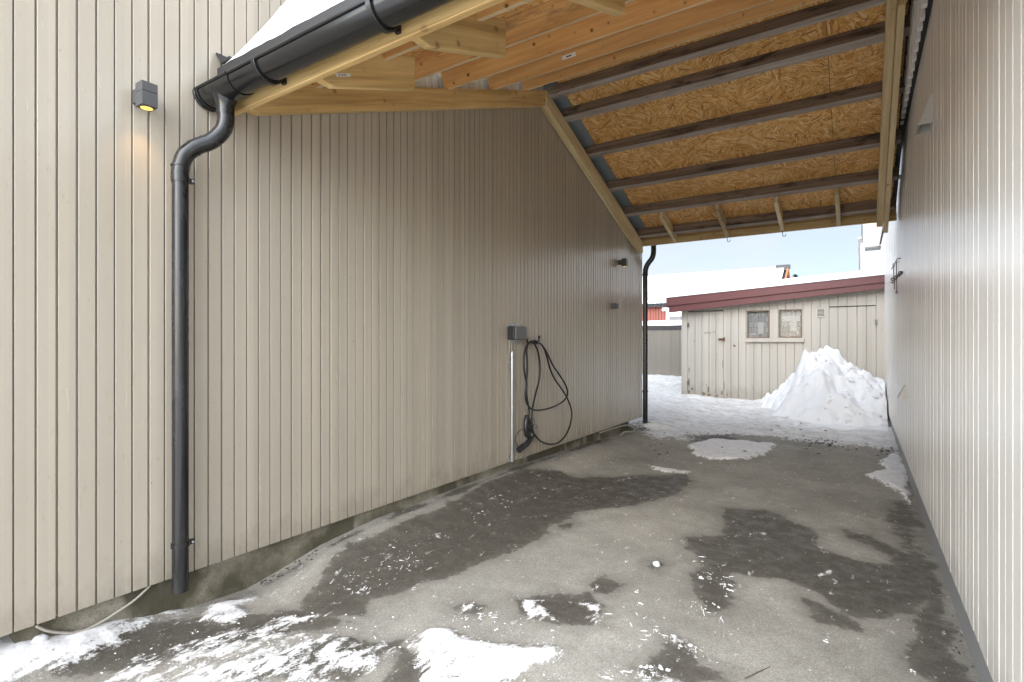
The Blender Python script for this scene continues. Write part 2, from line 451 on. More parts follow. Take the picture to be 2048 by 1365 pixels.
M['raw_frame'] = plain('bare_window_wood', (0.20, 0.145, 0.105), 0.7, var=0.35, nscale=40, bump=0.2)
M['sticker'] = plain('white_sticker', (0.75, 0.73, 0.68), 0.5, var=0.03)
M['ink'] = plain('black_print', (0.03, 0.03, 0.03), 0.6)
M['tile_dark'] = plain('dark_roof_tile', (0.03, 0.032, 0.036), 0.5)
M['orange_wood'] = plain('orange_bargeboard', (0.50, 0.17, 0.07), 0.6)
M['bark'] = plain('bark', (0.09, 0.06, 0.04), 0.9, var=0.3)
M['needles'] = plain('dark_spruce_needles', (0.025, 0.04, 0.028), 0.8, var=0.4, nscale=4)
M['clod'] = plain('wet_dark_grit', (0.045, 0.04, 0.033), 0.7, var=0.5, nscale=90)

def concrete():
    t = NT('mossy_concrete'); v = t.coord()
    n = t.noise(v, 3.2, 8, 0.62); f = t.noise(v, 90, 4, 0.7)
    c = t.ramp(n, [(0.36, (0.075, 0.066, 0.040)), (0.5, (0.17, 0.152, 0.108)), (0.64, (0.29, 0.265, 0.21))])
    damp = t.noise(t.coord(scale=(1, 1, 0.6)), 1.7, 4)
    c = t.mix(t.step(damp, 0.47, 0.54, 0, 0.85), c, (0.055, 0.048, 0.026))
    c = t.mix(t.step(f, 0.45, 0.7, 0, 0.5), c, (0.07, 0.065, 0.05))
    t.color(c); t.rough(0.9); t.bump(t.math('ADD', f, t.math('MULTIPLY', n, 2.0)), 0.55, 0.008); return t.m
M['concrete'] = concrete()

def snow_mat(name, dirt=0.0):
    t = NT(name); v = t.coord()
    n = t.noise(v, 6, 8, 0.65); f = t.noise(v, 55, 5, 0.7)
    c = t.mix(n, (0.71, 0.72, 0.735), (0.83, 0.832, 0.835))
    if dirt > 0:
        d = t.noise(v, 2.6, 6, 0.6); c = t.mix(t.step(d, 0.52, 0.75, 0, dirt), c, (0.52, 0.50, 0.46))
        sp = t.noise(v, 38, 3, 0.6); c = t.mix(t.step(sp, 0.70, 0.76, 0, dirt), c, (0.2, 0.18, 0.15))
    t.color(c); t.rough(0.62)
    t.b.inputs['Specular IOR Level'].default_value = 0.25
    t.b.inputs['Subsurface Weight'].default_value = 0.25
    t.b.inputs['Subsurface Radius'].default_value = (0.03, 0.04, 0.05)
    t.b.inputs['Subsurface Scale'].default_value = 0.5
    t.bump(t.math('ADD', n, t.math('MULTIPLY', f, 0.35)), 0.35, 0.03)
    return t.m
M['snow'] = snow_mat('clean_snow'); M['snow_dirty'] = snow_mat('trodden_snow', 0.18)

def ground_mat():
    t = NT('wet_asphalt_with_snow'); v = t.coord()
    wet_or_dark = t.attr('wet_or_dark'); snow = t.attr('snow'); dust = t.attr('dust'); yard = t.attr('yard')
    big = t.noise(v, 1.5, 6, 0.6); med = t.noise(v, 9, 7, 0.65); edge = t.noise(v, 22, 6, 0.65); fine = t.noise(v, 260, 3, 0.7)
    agg = t.voro(v, 210, out='Color'); sp = t.n('ShaderNodeSeparateColor'); t.l(agg, sp.inputs[0])
    dry = t.ramp(big, [(0.30, (0.235, 0.224, 0.193)), (0.50, (0.315, 0.301, 0.262)), (0.70, (0.39, 0.374, 0.328))])
    dry = t.mix(t.step(med, 0.42, 0.70, 0, 0.40), dry, (0.215, 0.205, 0.178))
    dry = t.mix(t.math('MULTIPLY', dust, 0.7), dry, (0.43, 0.395, 0.33))
    g = t.math('MULTIPLY_ADD', sp.outputs[0], 0.50, 0.72)
    vs = t.n('ShaderNodeVectorMath', operation='SCALE'); t.l(dry, vs.inputs[0]); t.l(g, vs.inputs['Scale']); dry = vs.outputs[0]
    dry = t.mix(t.step(fine, 0.62, 0.72, 0, 0.35), dry, (0.08, 0.075, 0.065))
    wcol = t.mix(med, (0.042, 0.037, 0.029), (0.088, 0.079, 0.062))
    wcol = t.mix(t.step(sp.outputs[1], 0.86, 0.93, 0, 0.55), wcol, (0.17, 0.155, 0.13))
    wm0 = t.math('ADD', wet_or_dark, t.math('ADD', t.math('MULTIPLY_ADD', edge, 0.09, -0.045), t.math('MULTIPLY_ADD', med, 0.10, -0.05)))
    wm = t.math('MULTIPLY', t.step(wm0, -0.016, 0.014), t.step(wm0, -0.03, 0.11, 0.78, 1.0))
    halo = t.step(wm0, -0.13, 0.0, 0, 0.45)
    base = t.mix(halo, dry, (0.15, 0.14, 0.117))
    base = t.mix(t.math('MULTIPLY', wm, t.step(med, 0.30, 0.62, 0.80, 0.97)), base, wcol)
    # snow lying on it
    s1 = t.noise(t.coord(scale=(1, 0.45, 1)), 18, 8, 0.72, 0.4); s2 = t.noise(v, 70, 5, 0.7)
    sm = t.math('ADD', snow, t.math('ADD', t.math('MULTIPLY_ADD', s1, 0.30, -0.155), t.math('MULTIPLY_ADD', s2, 0.10, -0.05)))
    smask = t.step(sm, -0.004, 0.016)
    slush = t.step(sm, -0.01, 0.03, 0.5, 1.0)
    dn = t.noise(t.coord(scale=(1.0, 2.0, 1)), 5, 9, 0.72)
    scol = t.mix(t.step(sm, 0.0, 0.045), (0.47, 0.46, 0.43), (0.83, 0.83, 0.83))
    ds = t.noise(v, 34, 6, 0.7); scol = t.mix(t.step(ds, 0.48, 0.66, 0, 0.5), scol, (0.56, 0.55, 0.525))
    scol = t.mix(t.math('MULTIPLY', yard, 0.75), scol, (0.68, 0.675, 0.665))
    scol = t.mix(t.math('MULTIPLY', yard, t.step(dn, 0.45, 0.62, 0, 0.8)), scol, (0.50, 0.485, 0.455))
    dk = t.noise(t.coord(scale=(1.0, 1.7, 1), loc=(3, 8, 0)), 13, 7, 0.72)
    scol = t.mix(t.math('MULTIPLY', yard, t.step(dk, 0.63, 0.67, 0, 0.9)), scol, (0.055, 0.048, 0.04))
    c = t.mix(t.math('MULTIPLY', smask, slush), base, scol)
    t.color(c)
    wr = t.step(med, 0.35, 0.65, 0.48, 0.75)
    rr = t.n('ShaderNodeMix', data_type='FLOAT'); t.l(wm, rr.inputs[0]); rr.inputs[2].default_value = 0.88; t.l(wr, rr.inputs[3])
    r2 = t.n('ShaderNodeMix', data_type='FLOAT'); t.l(smask, r2.inputs[0]); t.l(rr.outputs[0], r2.inputs[2]); r2.inputs[3].default_value = 0.6
    t.rough(r2.outputs[0])
    hg = t.math('ADD', t.math('MULTIPLY', sp.outputs[2], 0.25), t.math('ADD', t.math('MULTIPLY', fine, 0.25), t.math('MULTIPLY', t.math('MULTIPLY', smask, s1), 2.2)))
    t.bump(hg, 0.45, 0.012)
    return t.m
M['ground'] = ground_mat()

# ------------------------------------------------------------------ ground
def G(*pts): return [tuple(onZ(x, y).xy) for x, y in pts]
WET = [
 G((606,1212),(650,1150),(700,1110),(780,1085),(860,1052),(920,1020),(960,1000),(985,988),(1040,968),(1100,957),(1160,960),(1215,957),(1290,952),(1370,950),(1384,962),(1350,990),(1280,1010),(1200,1020),(1150,1026),(1120,1045),(1075,1082),(1020,1102),(960,1132),(880,1160),(800,1182),(752,1195),(720,1225),(650,1240),(600,1230)),
 G((1444,1018),(1528,1021),(1600,1046),(1640,1066),(1629,1091),(1713,1119),(1763,1125),(1853,1141),(1862,1186),(1850,1232),(1797,1240),(1713,1231),(1657,1209),(1645,1186),(1561,1160),(1466,1147),(1466,1181),(1455,1209),(1421,1220),(1393,1192),(1380,1169),(1404,1141),(1393,1113),(1371,1097),(1376,1077),(1444,1069),(1452,1046)),
 G((1690,1060),(1741,1072),(1842,1119),(1853,1160),(1790,1125),(1763,1102),(1701,1076)),
 G((1290,1365),(1270,1345),(1310,1320),(1350,1280),(1380,1290),(1395,1330),(1460,1365)),
 G((780,1365),(790,1300),(850,1330),(980,1365)),
 G((1100,1185),(1190,1190),(1220,1215),(1190,1250),(1110,1250),(1040,1235),(1020,1200)),
 G((1170,1165),(1205,1150),(1245,1165),(1235,1182),(1190,1184)),
 G((1298,1132),(1315,1120),(1334,1132),(1315,1142)),
 G((1120,1052),(1135,1046),(1146,1052),(1132,1057)),
 G((905,1212),(940,1200),(975,1214),(950,1228)),
 G((1385,1150),(1420,1140),(1440,1158),(1400,1170)),
 G((1380,875),(1450,868),(1480,880),(1400,892)),
 G((0,1330),(200,1290),(420,1230),(620,1220),(700,1245),(560,1275),(300,1340),(140,1365)),
 G((420,1365),(640,1275),(800,1290),(700,1365)),
 G((1845,1120),(1870,1130),(1890,1220),(1905,1300),(1880,1290),(1850,1200)),
 G((1600,1200),(1700,1230),(1740,1260),(1640,1250)),
]
SNOW = [  # (polygon, cap): cap keeps thin patches broken up by noise
 (G((1375,890),(1420,878),(1500,884),(1550,890),(1545,905),(1500,920),(1420,922),(1392,912)), 0.03),
 (G((1295,932),(1380,943),(1376,951),(1310,942)), 0.03),
 (G((1790,903),(1755,925),(1763,940),(1725,950),(1765,965),(1795,985),(1815,1010),(1822,980),(1818,945),(1806,910)), 0.06),
 (G((-40,1310),(60,1285),(150,1270),(190,1262),(260,1240),(350,1222),(375,1222),(330,1245),(260,1262),(170,1287),(90,1322),(-40,1385)), 0.06),
 (G((395,1216),(440,1205),(525,1187),(520,1195),(480,1213),(500,1222),(470,1250),(430,1256),(415,1240)), 0.04),
 (G((180,1390),(260,1330),(400,1285),(560,1235),(660,1225),(600,1250),(560,1280),(620,1265),(740,1290),(790,1300),(740,1345),(640,1365),(560,1390)), 0.012),
 (G((330,1370),(420,1330),(520,1310),(600,1320),(520,1360),(450,1390)), 0.035),
 (G((620,1340),(680,1305),(760,1300),(770,1320),(720,1350)), 0.03),
 (G((805,1300),(850,1268),(905,1258),(960,1272),(1010,1282),(1075,1292),(1135,1296),(1115,1320),(1040,1352),(1000,1390),(840,1390),(830,1335)), 0.045),
 (G((1035,1196),(1080,1200),(1100,1225),(1118,1242),(1060,1242),(1045,1225)), 0.02),
 (G((1155,1206),(1195,1203),(1217,1216),(1210,1226),(1175,1222)), 0.02),
 (G((920,1213),(945,1206),(966,1216),(945,1224)), 0.015),
 (G((1338,1288),(1360,1280),(1380,1292),(1362,1302)), 0.02),
 (G((1255,1390),(1270,1345),(1320,1335),(1335,1365),(1400,1372)), 0.012),
 (G((1180,1240),(1210,1225),(1215,1232),(1190,1252)), 0.012),
 (G((1640,1060+83),(1668,1140),(1660,1152),(1640,1150)), 0.004),
]
YARD = G((1253,858),(1287,868),(1313,886),(1372,884),(1392,872),(1451,872),(1480,874),(1577,880),(1630,889),(1680,895),(1753,900),(1800,905))
YARD = [(-200, YARD[0][1])] + YARD + [(200, YARD[-1][1] - 0.3), (200, 400), (-200, 400)]
def axis(parts):
    a = []
    for lo, hi, st in parts: a += list(np.arange(lo, hi, st))
    return np.array(a)
gx = np.concatenate([-np.geomspace(400, 9, 14), axis([(-8.5, -3.2, 0.12), (-3.2, 0.5, 0.0125), (0.5, 9, 0.5)]), np.geomspace(9, 400, 12)])
gy = np.concatenate([-np.geomspace(400, 4, 14), axis([(-3.6, 0.4, 0.2), (0.4, 2.8, 0.0125), (2.8, 9.2, 0.022), (9.2, 15.5, 0.05), (15.5, 24, 0.2)]), np.geomspace(24, 900, 22)])
GX, GY = np.meshgrid(gx, gy)
wet_or_dark = np.full(GX.shape, -0.3); snow = np.full(GX.shape, -0.3)
nearm = (GX > -4.5) & (GX < 2) & (GY > 0.0) & (GY < 16)
xs, ys = GX[nearm], GY[nearm]
wx = xs + (fbm(xs * 5, ys * 5, 3) - .5) * 0.10; wy = ys + (fbm(xs * 5, ys * 5, 9) - .5) * 0.14
wv = np.full(xs.shape, -0.3)
for p in WET: wv = np.maximum(wv, np.clip(sdf_poly(wx, wy, p), -0.3, 0.3))
# damp strip along the right wall
wv = np.maximum(wv, np.where(ys < 6, 0.015 - np.abs(xs - 0.30) * 0.5 + (fbm(xs * 4, ys * 3, 21) - .5) * 0.18, -0.3))
sv = np.full(xs.shape, -0.3)
for k_, (p, cap) in enumerate(SNOW):
    cap = (0.13 if k_ in (0, 2) else cap + 0.004)
    sv = np.maximum(sv, np.minimum(sdf_poly(wx, wy, p) * (1.2 if k_ in (0, 2) else 0.9), cap))
wet_or_dark[nearm] = wv; snow[nearm] = sv
# light frost scatter near the camera
yd = sdf_poly(GX + (fbm(GX * 2, GY * 2, 5) - .5) * 0.5, GY + (fbm(GX * 2.5, GY * 2.5, 8) - .5) * 0.7, YARD)
yard = (np.clip(yd, -0.3, 0.3) > -0.02).astype(float)
snow = np.maximum(snow, np.where(yd > 0.9, 0.25, np.clip(yd * 0.28 - 0.01, -0.3, 0.25)))
snow = np.maximum(snow, np.clip((0.42 - GY + 0.25 * np.clip(-1.8 - GX, 0, 1)) * 0.6, -0.3, 0.16))  # unseen snow brought close to the camera to bounce light inside
snow = np.where((GX < -3.2) & (GY < 8.3), 0.1, snow)
bankY = [-5, 0.4, 1.0, 1.75, 1.94, 2.27, 2.76, 4.56, 6.5, 7.74, 8.8, 400]; bankZ = [.05, .05, .035, -.01, .02, .085, .125, .145, .10, .05, .03, .03]
bz = np.interp(GY, bankY, bankZ)
dW = np.clip(GX + 3.02, 0, 99)
prof = np.exp(-(dW / 0.42) ** 2)
GZ = bz * prof
drift = np.interp(GY, [0.2, 0.6, 0.8, 1.0, 1.15, 1.3, 1.4], [.12, .105, .085, .05, .03, .015, 0]) * (0.75 + 0.5 * fbm(GX * 7, GY * 7, 401)) * np.exp(-(np.clip(GX + 3.04, 0, 9) / (0.07 + 0.11 * fbm(GX * 3, GY * 6, 405))) ** 2) * (GX > -3.2)
GZ += drift
snow = np.maximum(snow, np.clip(drift * 2.2 - 0.03, -0.3, 0.14))
GZ += (fbm(GX * 0.9, GY * 0.9, 31) - .5) * 0.03 * np.clip((GY) / 2, 0, 1) * (1 - np.exp(-dW / 0.3))
lump = fbm(GX * 9, GY * 9, 41, 5); lump2 = fbm(GX * 2.2, GY * 2.2, 47, 4)
sp_ = np.clip(snow, 0, 0.06)
GZ += np.where(yd > -0.1, 0, sp_ * 0.45 * (0.4 + 1.0 * lump))
yr = np.clip((yd + 0.05) / 0.6, 0, 1)
GZ += yr * (0.02 + 0.14 * (fbm(GX * 3.2, GY * 4.4, 77, 5) - 0.42) + 0.07 * (lump2 - .5))
GZ += np.clip((GY - 10.3) / 3.0, 0, 1) * 0.10
GZ += np.clip((GY - 13.0) / 3.0, 0, 1) * np.clip((-2.6 - GX) / 1.0, 0, 1) * 0.24
GZ += np.clip((8.9 - np.abs(GY - 9.0) * 6) / 8.9, 0, 1) * np.exp(-((GX + 2.9) / 0.35) ** 2) * 0.05 * (GY > 8.5)
dust = np.clip(np.exp(-((dW - 0.36 - 0.1 * (fbm(GX * 1.5, GY * 1.5, 61) - .5)) / 0.16) ** 2) * np.clip((GY - 1.5) / 0.8, 0, 1) * np.clip((7.5 - GY) / 2, 0, 1), 0, 1)
dust = np.maximum(dust, 0.35 * np.clip((fbm(GX * 0.8 + 4, GY * 0.8, 66) - .5) * 5, 0, 1))
# darker foot of the bank against the foundation
wet_or_dark = np.maximum(wet_or_dark, np.where((GX < -2.5) & (GY > 1.6) & (GY < 7), 0.06 - np.abs(dW - 0.06) * 1.2 + (fbm(GX * 6, GY * 3, 71) - .5) * 0.2 - 0.03, -0.3))
ny, nx = GX.shape
me = bpy.data.meshes.new("ground")
me.vertices.add(nx * ny)
me.vertices.foreach_set('co', np.stack([GX, GY, GZ], -1).astype(np.float32).ravel())
ii, jj = np.meshgrid(np.arange(nx - 1), np.arange(ny - 1))
q = np.stack([jj * nx + ii, jj * nx + ii + 1, (jj + 1) * nx + ii + 1, (jj + 1) * nx + ii], -1).reshape(-1, 4)
me.loops.add(q.size); me.loops.foreach_set('vertex_index', q.ravel().astype(np.int32))
me.polygons.add(len(q)); me.polygons.foreach_set('loop_start', np.arange(0, q.size, 4, dtype=np.int32)); me.polygons.foreach_set('loop_total', np.full(len(q), 4, dtype=np.int32))
me.update(calc_edges=True)
for nm, arr in (('wet_or_dark', wet_or_dark), ('snow', snow), ('dust', dust), ('yard', yard)):
    at = me.attributes.new(nm, 'FLOAT', 'POINT'); at.data.foreach_set('value', arr.astype(np.float32).ravel())
me.shade_smooth(); me.materials.append(M['ground'])
ground = bpy.data.objects.new("ground", me); COL.objects.link(ground); tag(ground, kind='structure')
def gz(x, y):
    i = np.searchsorted(gx, x); j = np.searchsorted(gy, y); return float(GZ[min(j, ny - 1), min(i, nx - 1)])

# ------------------------------------------------------------------ left house
CLZ = H - 1.234
GRV = 0.073
def cladding_strip(mb, grooves, face, back, z0, z1, axis='y', width=0.010, depth=0.008, jit=0.0012, sgn=1, widths=None):
    """vertical boards with a groove at every listed coordinate. face/back: the perpendicular coordinate. sgn: +1 faces +, -1 faces -"""
    prof = []
    rnd = random.Random(5)
    for k, g in enumerate(grooves):
        wdt = width * rnd.uniform(0.75, 1.35) if widths is None else widths[k % len(widths)]
        o1 = rnd.uniform(-jit, jit)
        if k == 0: lastoff = 0.0
        prof += [(g - wdt * 0.5 - 0.0012, face + lastoff), (g - wdt * 0.5 - 0.0004, face + lastoff - sgn * 0.0008), (g - wdt * 0.5, face - sgn * depth), (g + wdt * 0.5, face - sgn * depth), (g + wdt * 0.5 + 0.0004, face + o1 - sgn * 0.0008), (g + wdt * 0.5 + 0.0012, face + o1)]
        lastoff = o1
    n = len(prof); vs = []
    def P(a, b, z): return (b, a, z) if axis == 'y' else (a, b, z)
    for a, b in prof: vs.append(P(a, b, z0))
    for a, b in prof: vs.append(P(a, b, z1))
    for a, b in prof: vs.append(P(a, back, z0))
    fs = []
    for i in range(n - 1):
        fs.append((i, i + 1, n + i + 1, n + i)); fs.append((i, i + 1, 2 * n + i + 1, 2 * n + i))
    mb.add(vs, fs)
y00 = 0.2369 * 3 - 0.001
Y_END = 8.43
house = empty("house", (-6, 2, 0), "beige house with narrow vertical boards along the left of the carport", "house")
gl = [y00 + k * GRV for k in range(-8, 106) if y00 + k * GRV < Y_END - 0.06]
mb = MB(); cladding_strip(mb, gl, -3.0, -3.04, CLZ, 4.7, width=0.0082, depth=0.017, jit=0.0008)
mb.build("cladding", M['beige'], house)
ge = [-9.0 + k * 0.14 for k in range(0, 43)]
mb = MB(); cladding_strip(mb, ge, Y_END, Y_END - 0.03, CLZ, 4.7, axis='x', sgn=1)
mb.build("cladding", M['beige'], house)
MB().box(-3.09, -2.992, gl[-1] + 0.008, Y_END + 0.012, CLZ - 0.003, 4.7).build("corner_board", M['beige'], house, bevel=0.003)
mb = MB().box(-9, -3.03, 0.72, 7.93, -0.3, CLZ - 0.002)
mb.build("foundation", M['concrete'], house)
MB().box(-9.05, -3.045, 0.14, Y_END - 0.03, CLZ + 0.01, 4.6).build("wall", M['beige'], house)
MB().prism([(-9.2, 4.62), (-6.02, 6.4), (-2.95, 4.72), (-2.95, 4.85), (-6.02, 6.6), (-9.2, 4.82)], 'y', 0.05, 8.6).build("roof", M['tile_dark'], house)
MB().box(-3.5, -3.42, 0.30, 0.36, -0.3, CLZ).build("post", M['steel_dark'], house)
MB().box(-9, -4.2, 0.14, 0.715, -0.3, CLZ - 0.01).build("underfloor_shade_box", M['dark_void'], house)  # near-black box put in for the shade under the floor

# ------------------------------------------------------------------ right house
house2 = empty("house", (4, 5, 0), "off-white board-clad house standing close along the right side", "house")
XR = 0.41; RCZ = 0.20; REND = 15.1
gr = []; yy = 0.9
rw = []
rr_ = random.Random(3)
while yy < REND - 0.1:
    gr.append(yy); rw.append(0.008); gr.append(yy + 0.1 + rr_.uniform(-.006, .006)); rw.append(0.0035)
    yy += 0.2
mb = MB(); cladding_strip(mb, gr, XR, XR + 0.03, RCZ, 3.80, sgn=-1, depth=0.0035, widths=rw, jit=0.0006)
mb.build("lower_cladding", M['offwhite'], house2)
# upper cladding: wide boards and battens whose lower ends stick out in a toothed edge
mb = MB()
yk = 0.9; FZ = H + 2.33
while yk < REND:
    mb.box(XR - 0.028, XR - 0.004, yk, yk + 0.118, FZ + rr_.uniform(-.008, .008), 4.75)
    mb.box(XR - 0.060, XR - 0.030, yk + 0.108, yk + 0.168, FZ - 0.055 + rr_.uniform(-.008, .008), 4.75)
    mb.box(XR - 0.026, XR - 0.006, yk + 0.118, yk + 0.166, FZ + 0.03, 4.75)
    yk += 0.166
mb.build("upper_cladding", M['offwhite'], house2)
MB().box(XR - 0.0285, XR - 0.001, 0.9, REND, FZ - 0.050, FZ + 0.025).build("painted_shade_strip", M['dark_void'], house2)  # dark strip standing in for the shade between the teeth
MB().box(XR + 0.018, 8, 0.9, REND - 0.05, -0.3, RCZ - 0.002).build("foundation", M['found_grey'], house2)
MB().box(XR + 0.03, 8, 0.9, REND, RCZ + 0.003, 4.7).build("wall", M['offwhite'], house2)
MB().prism([(0.35, 4.76), (4.2, 6.8), (8.4, 4.76), (8.4, 4.95), (4.2, 7.0), (0.35, 4.95)], 'y', 0.8, 15.6).build("roof", M['tile_dark'], house2)
# boxed eave at the far corner
MB().box(0.10, 0.40, REND + 0.25, REND + 0.75, 3.74, 4.75).build("eave_box", M['cream'], house2)
MB().box(0.06, 0.10, REND + 0.22, REND + 0.75, 3.50, 4.75).build("corner_trim", M['white_paint'], house2)
MB().box(0.03, 0.058, REND + 0.3, REND + 0.7, 3.92, 4.75).build("corner_trim", M['lamp_grey'], house2)
MB().box(0.09, 0.42, REND + 0.23, REND + 0.77, 3.71, 3.738).build("drip_edge", M['steel_dark'], house2)

# ------------------------------------------------------------------ carport
APY, APZ, MS = 5.10, H + 2.618, 0.386
def zr(y): return APZ - MS * abs(y - APY)
NB = H + 0.789                      # near slope: underside of purlins  z = NB + .392 y
def zpn(y): return NB + 0.392 * y
def zpf(y): return H + 2.785 - 0.377 * (y - 5.10)
carport = empty("carport", (-1.3, 5, 0), "open timber carport roof spanning between the beige house and the off-white house", "carport")
RD = 0.172
def rafter_near(x0, x1, dz=0.0, y0=1.60):
    yc = 1.775
    poly = [(y0, zr(y0) + 0.062 + dz), (yc, zr(yc) + dz), (APY, APZ + dz), (APY, APZ + RD + dz), (y0, zr(y0) + RD + dz)]
    return MB().prism(poly, 'x', x0, x1)
def rafter_far(x0, x1, dz=0.0, y1=8.22):
    poly = [(APY + 0.002, APZ + dz), (y1 - 0.01, zr(y1) + dz), (y1, zr(y1) + 0.02 + dz), (y1, zr(y1) + RD + dz), (APY + 0.002, APZ + RD + dz)]
    return MB().prism(poly, 'x', x0, x1)
rafter_near(-2.99, -2.915).build("rafter", M['treat_y'], carport, bevel=0.003)
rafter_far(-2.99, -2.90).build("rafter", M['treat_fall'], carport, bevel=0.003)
for (a, b, dz) in ((0.178, 0.246, 0.085), (0.249, 0.298, 0.0)):
    rafter_near(a, b, dz).build("rafter", M['treat_y'], carport, bevel=0.003)
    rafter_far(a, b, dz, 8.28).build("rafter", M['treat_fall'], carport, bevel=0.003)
# purlins (square to the slope)
def purlin(y, zb, slope, depth, thick, x0, x1, near=True):
    c = 1 / math.sqrt(1 + slope * slope); s = slope * c
    n = (-s, c) if near else (s, c)             # outward normal in (y,z)
    u = (c, s) if near else (c, -s)             # +y direction along slope
    p0 = (y, zb); p1 = (y + u[0] * thick, zb + u[1] * thick)
    poly = [p0, p1, (p1[0] + n[0] * depth, p1[1] + n[1] * depth), (p0[0] + n[0] * depth, p0[1] + n[1] * depth)]
    return MB().prism(poly, 'x', x0, x1)
def edge_mat(o, mat, test):  # second material for faces picked by normal: paler purlin undersides
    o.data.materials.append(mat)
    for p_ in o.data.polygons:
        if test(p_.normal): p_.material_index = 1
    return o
DN, DF = 0.150, 0.130
for k, y in enumerate((2.14, 2.80, 3.44, 4.10, 4.70)):
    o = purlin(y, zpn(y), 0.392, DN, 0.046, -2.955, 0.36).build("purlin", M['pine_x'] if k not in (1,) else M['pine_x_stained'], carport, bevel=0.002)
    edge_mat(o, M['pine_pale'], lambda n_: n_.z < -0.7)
    if k == 3:
        s_ = MB(); 
        a = Vector((-2.10, y - 0.0, 0)); c = 1 / math.sqrt(1 + .392 ** 2); s = .392 * c
        def pt(xx, d, off=0.0008): return (xx, y - s * d - c * off, zpn(y) + c * d - s * off)
        s_.add([pt(-2.16, .055), pt(-2.03, .055), pt(-2.03, .088), pt(-2.16, .088)], [(0, 1, 2, 3)])
        s_.build("sticker", M['sticker'], o)
        MB().add([pt(-2.12, .066, .0016), pt(-2.07, .066, .0016), pt(-2.07, .076, .0016), pt(-2.12, .076, .0016)], [(0, 1, 2, 3)]).build("print", M['ink'], o)
for k, y in enumerate((5.16, 5.50, 6.15, 6.85, 7.46, 8.05)):
    c = 1 / math.sqrt(1 + .377 ** 2)
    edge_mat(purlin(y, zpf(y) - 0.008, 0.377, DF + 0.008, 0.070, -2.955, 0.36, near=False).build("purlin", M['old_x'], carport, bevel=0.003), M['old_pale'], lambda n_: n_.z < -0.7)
    if k == 1:
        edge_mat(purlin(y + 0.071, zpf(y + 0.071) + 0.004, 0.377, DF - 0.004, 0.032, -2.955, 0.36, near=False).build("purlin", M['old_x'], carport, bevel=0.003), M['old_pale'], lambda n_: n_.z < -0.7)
# board sheathing and roofing: top of purlins
def slab(name, mat, y0, y1, base, slope, off0, off1, x0, x1, near, parent=carport, bev=0):
    c = 1 / math.sqrt(1 + slope * slope); s = slope * c
    n = (-s, c) if near else (s, c)
    P0 = (y0, base(y0)); P1 = (y1, base(y1))
    poly = [(P0[0] + n[0] * off0, P0[1] + n[1] * off0), (P1[0] + n[0] * off0, P1[1] + n[1] * off0), (P1[0] + n[0] * off1, P1[1] + n[1] * off1), (P0[0] + n[0] * off1, P0[1] + n[1] * off1)]
    return MB().prism(poly, 'x', x0, x1).build(name, mat, parent)
xsn = [-2.83, -1.62, -0.40, 0.34]
for a, b in zip(xsn[:-1], xsn[1:]):
    slab("sheathing_board", M['osb'], 1.74, 5.12, zpn, 0.392, DN + 0.001, DN + 0.013, a + 0.0015, b - 0.0015, True)
xsf = [-2.81, -1.73, -0.25, 0.34]
for a, b in zip(xsf[:-1], xsf[1:]):
    slab("sheathing_board", M['osb'], 5.10, 8.36, zpf, 0.377, DF + 0.001, DF + 0.013, a + 0.0025, b - 0.0025, False)
slab("edge_flashing", M['membrane'], 5.15, 8.36, zpf, 0.377, DF + 0.0005, DF + 0.0009, -2.985, -2.812, False)
slab("roof_sheet", M['tile_dark'], 1.76, 5.10, zpn, 0.392, DN + 0.016, DN + 0.045, -2.82, 0.385, True)
slab("roof_sheet", M['tile_dark'], 5.10, 8.55, zpf, 0.377, DF + 0.020, DF + 0.045, -2.998, 0.385, False)
# near eave
FAY, FAZ = 1.60, H + 1.272
MB().box(-2.99, 0.36, FAY, FAY + 0.022, FAZ, FAZ + 0.20).box(-2.99, 0.36, FAY + 0.0225, FAY + 0.05, FAZ + 0.012, FAZ + 0.18).build("fascia_board", M['treat_x'], carport, bevel=0.003)
MB().prism([(1.545, H + 1.40), (1.555, H + 1.40), (1.555, H + 1.495), (1.80, H + 1.655), (1.80, H + 1.70), (1.545, H + 1.512)], 'x', -2.97, 0.38).build("drip_edge", M['black_matt'], carport)
# short rafter tails under the near eave, copied along it
def tail(x, y1, near):
    if near:
        yc = 1.80
        poly = [(FAY + 0.052, zr(FAY) + 0.075), (yc, zr(yc) - 0.008), (y1, zr(y1) - 0.013), (y1, zr(y1) + 0.19), (FAY + 0.052, zr(FAY) + 0.19)]
    else:
        y0 = 7.56
        poly = [(y0, zpf(y0) - 0.075), (y1, zpf(y1) - 0.045), (y1, zpf(y1) + 0.09), (y0, zpf(y0) + 0.10)]
    mb = MB(); mb.v = []; 
    mb.prism(poly, 'x', x - 0.024, x + 0.024); return mb
t0 = tail(-2.32, 2.40, True).build("stub_rafter", M['treat_y'], carport, bevel=0.003)
pt = [onX(670, 147, -2.296 + .0012), onX(700, 147, -2.296 + .0012), onX(702, 154, -2.296 + .0012), onX(673, 154, -2.296 + .0012)]
MB().add(pt, [(0, 1, 2, 3)]).build("sticker", M['sticker'], t0)
bars = MB()
for (x0, x1) in ((677.5, 680), (683, 685), (686.5, 687.5), (688.5, 690.5), (691.5, 692.3)):
    bars.add([onX(x0, 149, -2.2940), onX(x1, 149, -2.2940), onX(x1 + 1, 152, -2.2940), onX(x0 + 1, 152, -2.2940)], [(0, 1, 2, 3)])
bars.build("print", M['ink'], t0)
base_loc = Vector(t0.location)
for x in (-1.644, -0.96, -0.26):
    c = t0.copy(); COL.objects.link(c); c.location = base_loc + Vector((x + 2.32, 0, 0))
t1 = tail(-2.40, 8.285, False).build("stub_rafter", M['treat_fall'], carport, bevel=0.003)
base_loc = Vector(t1.location)
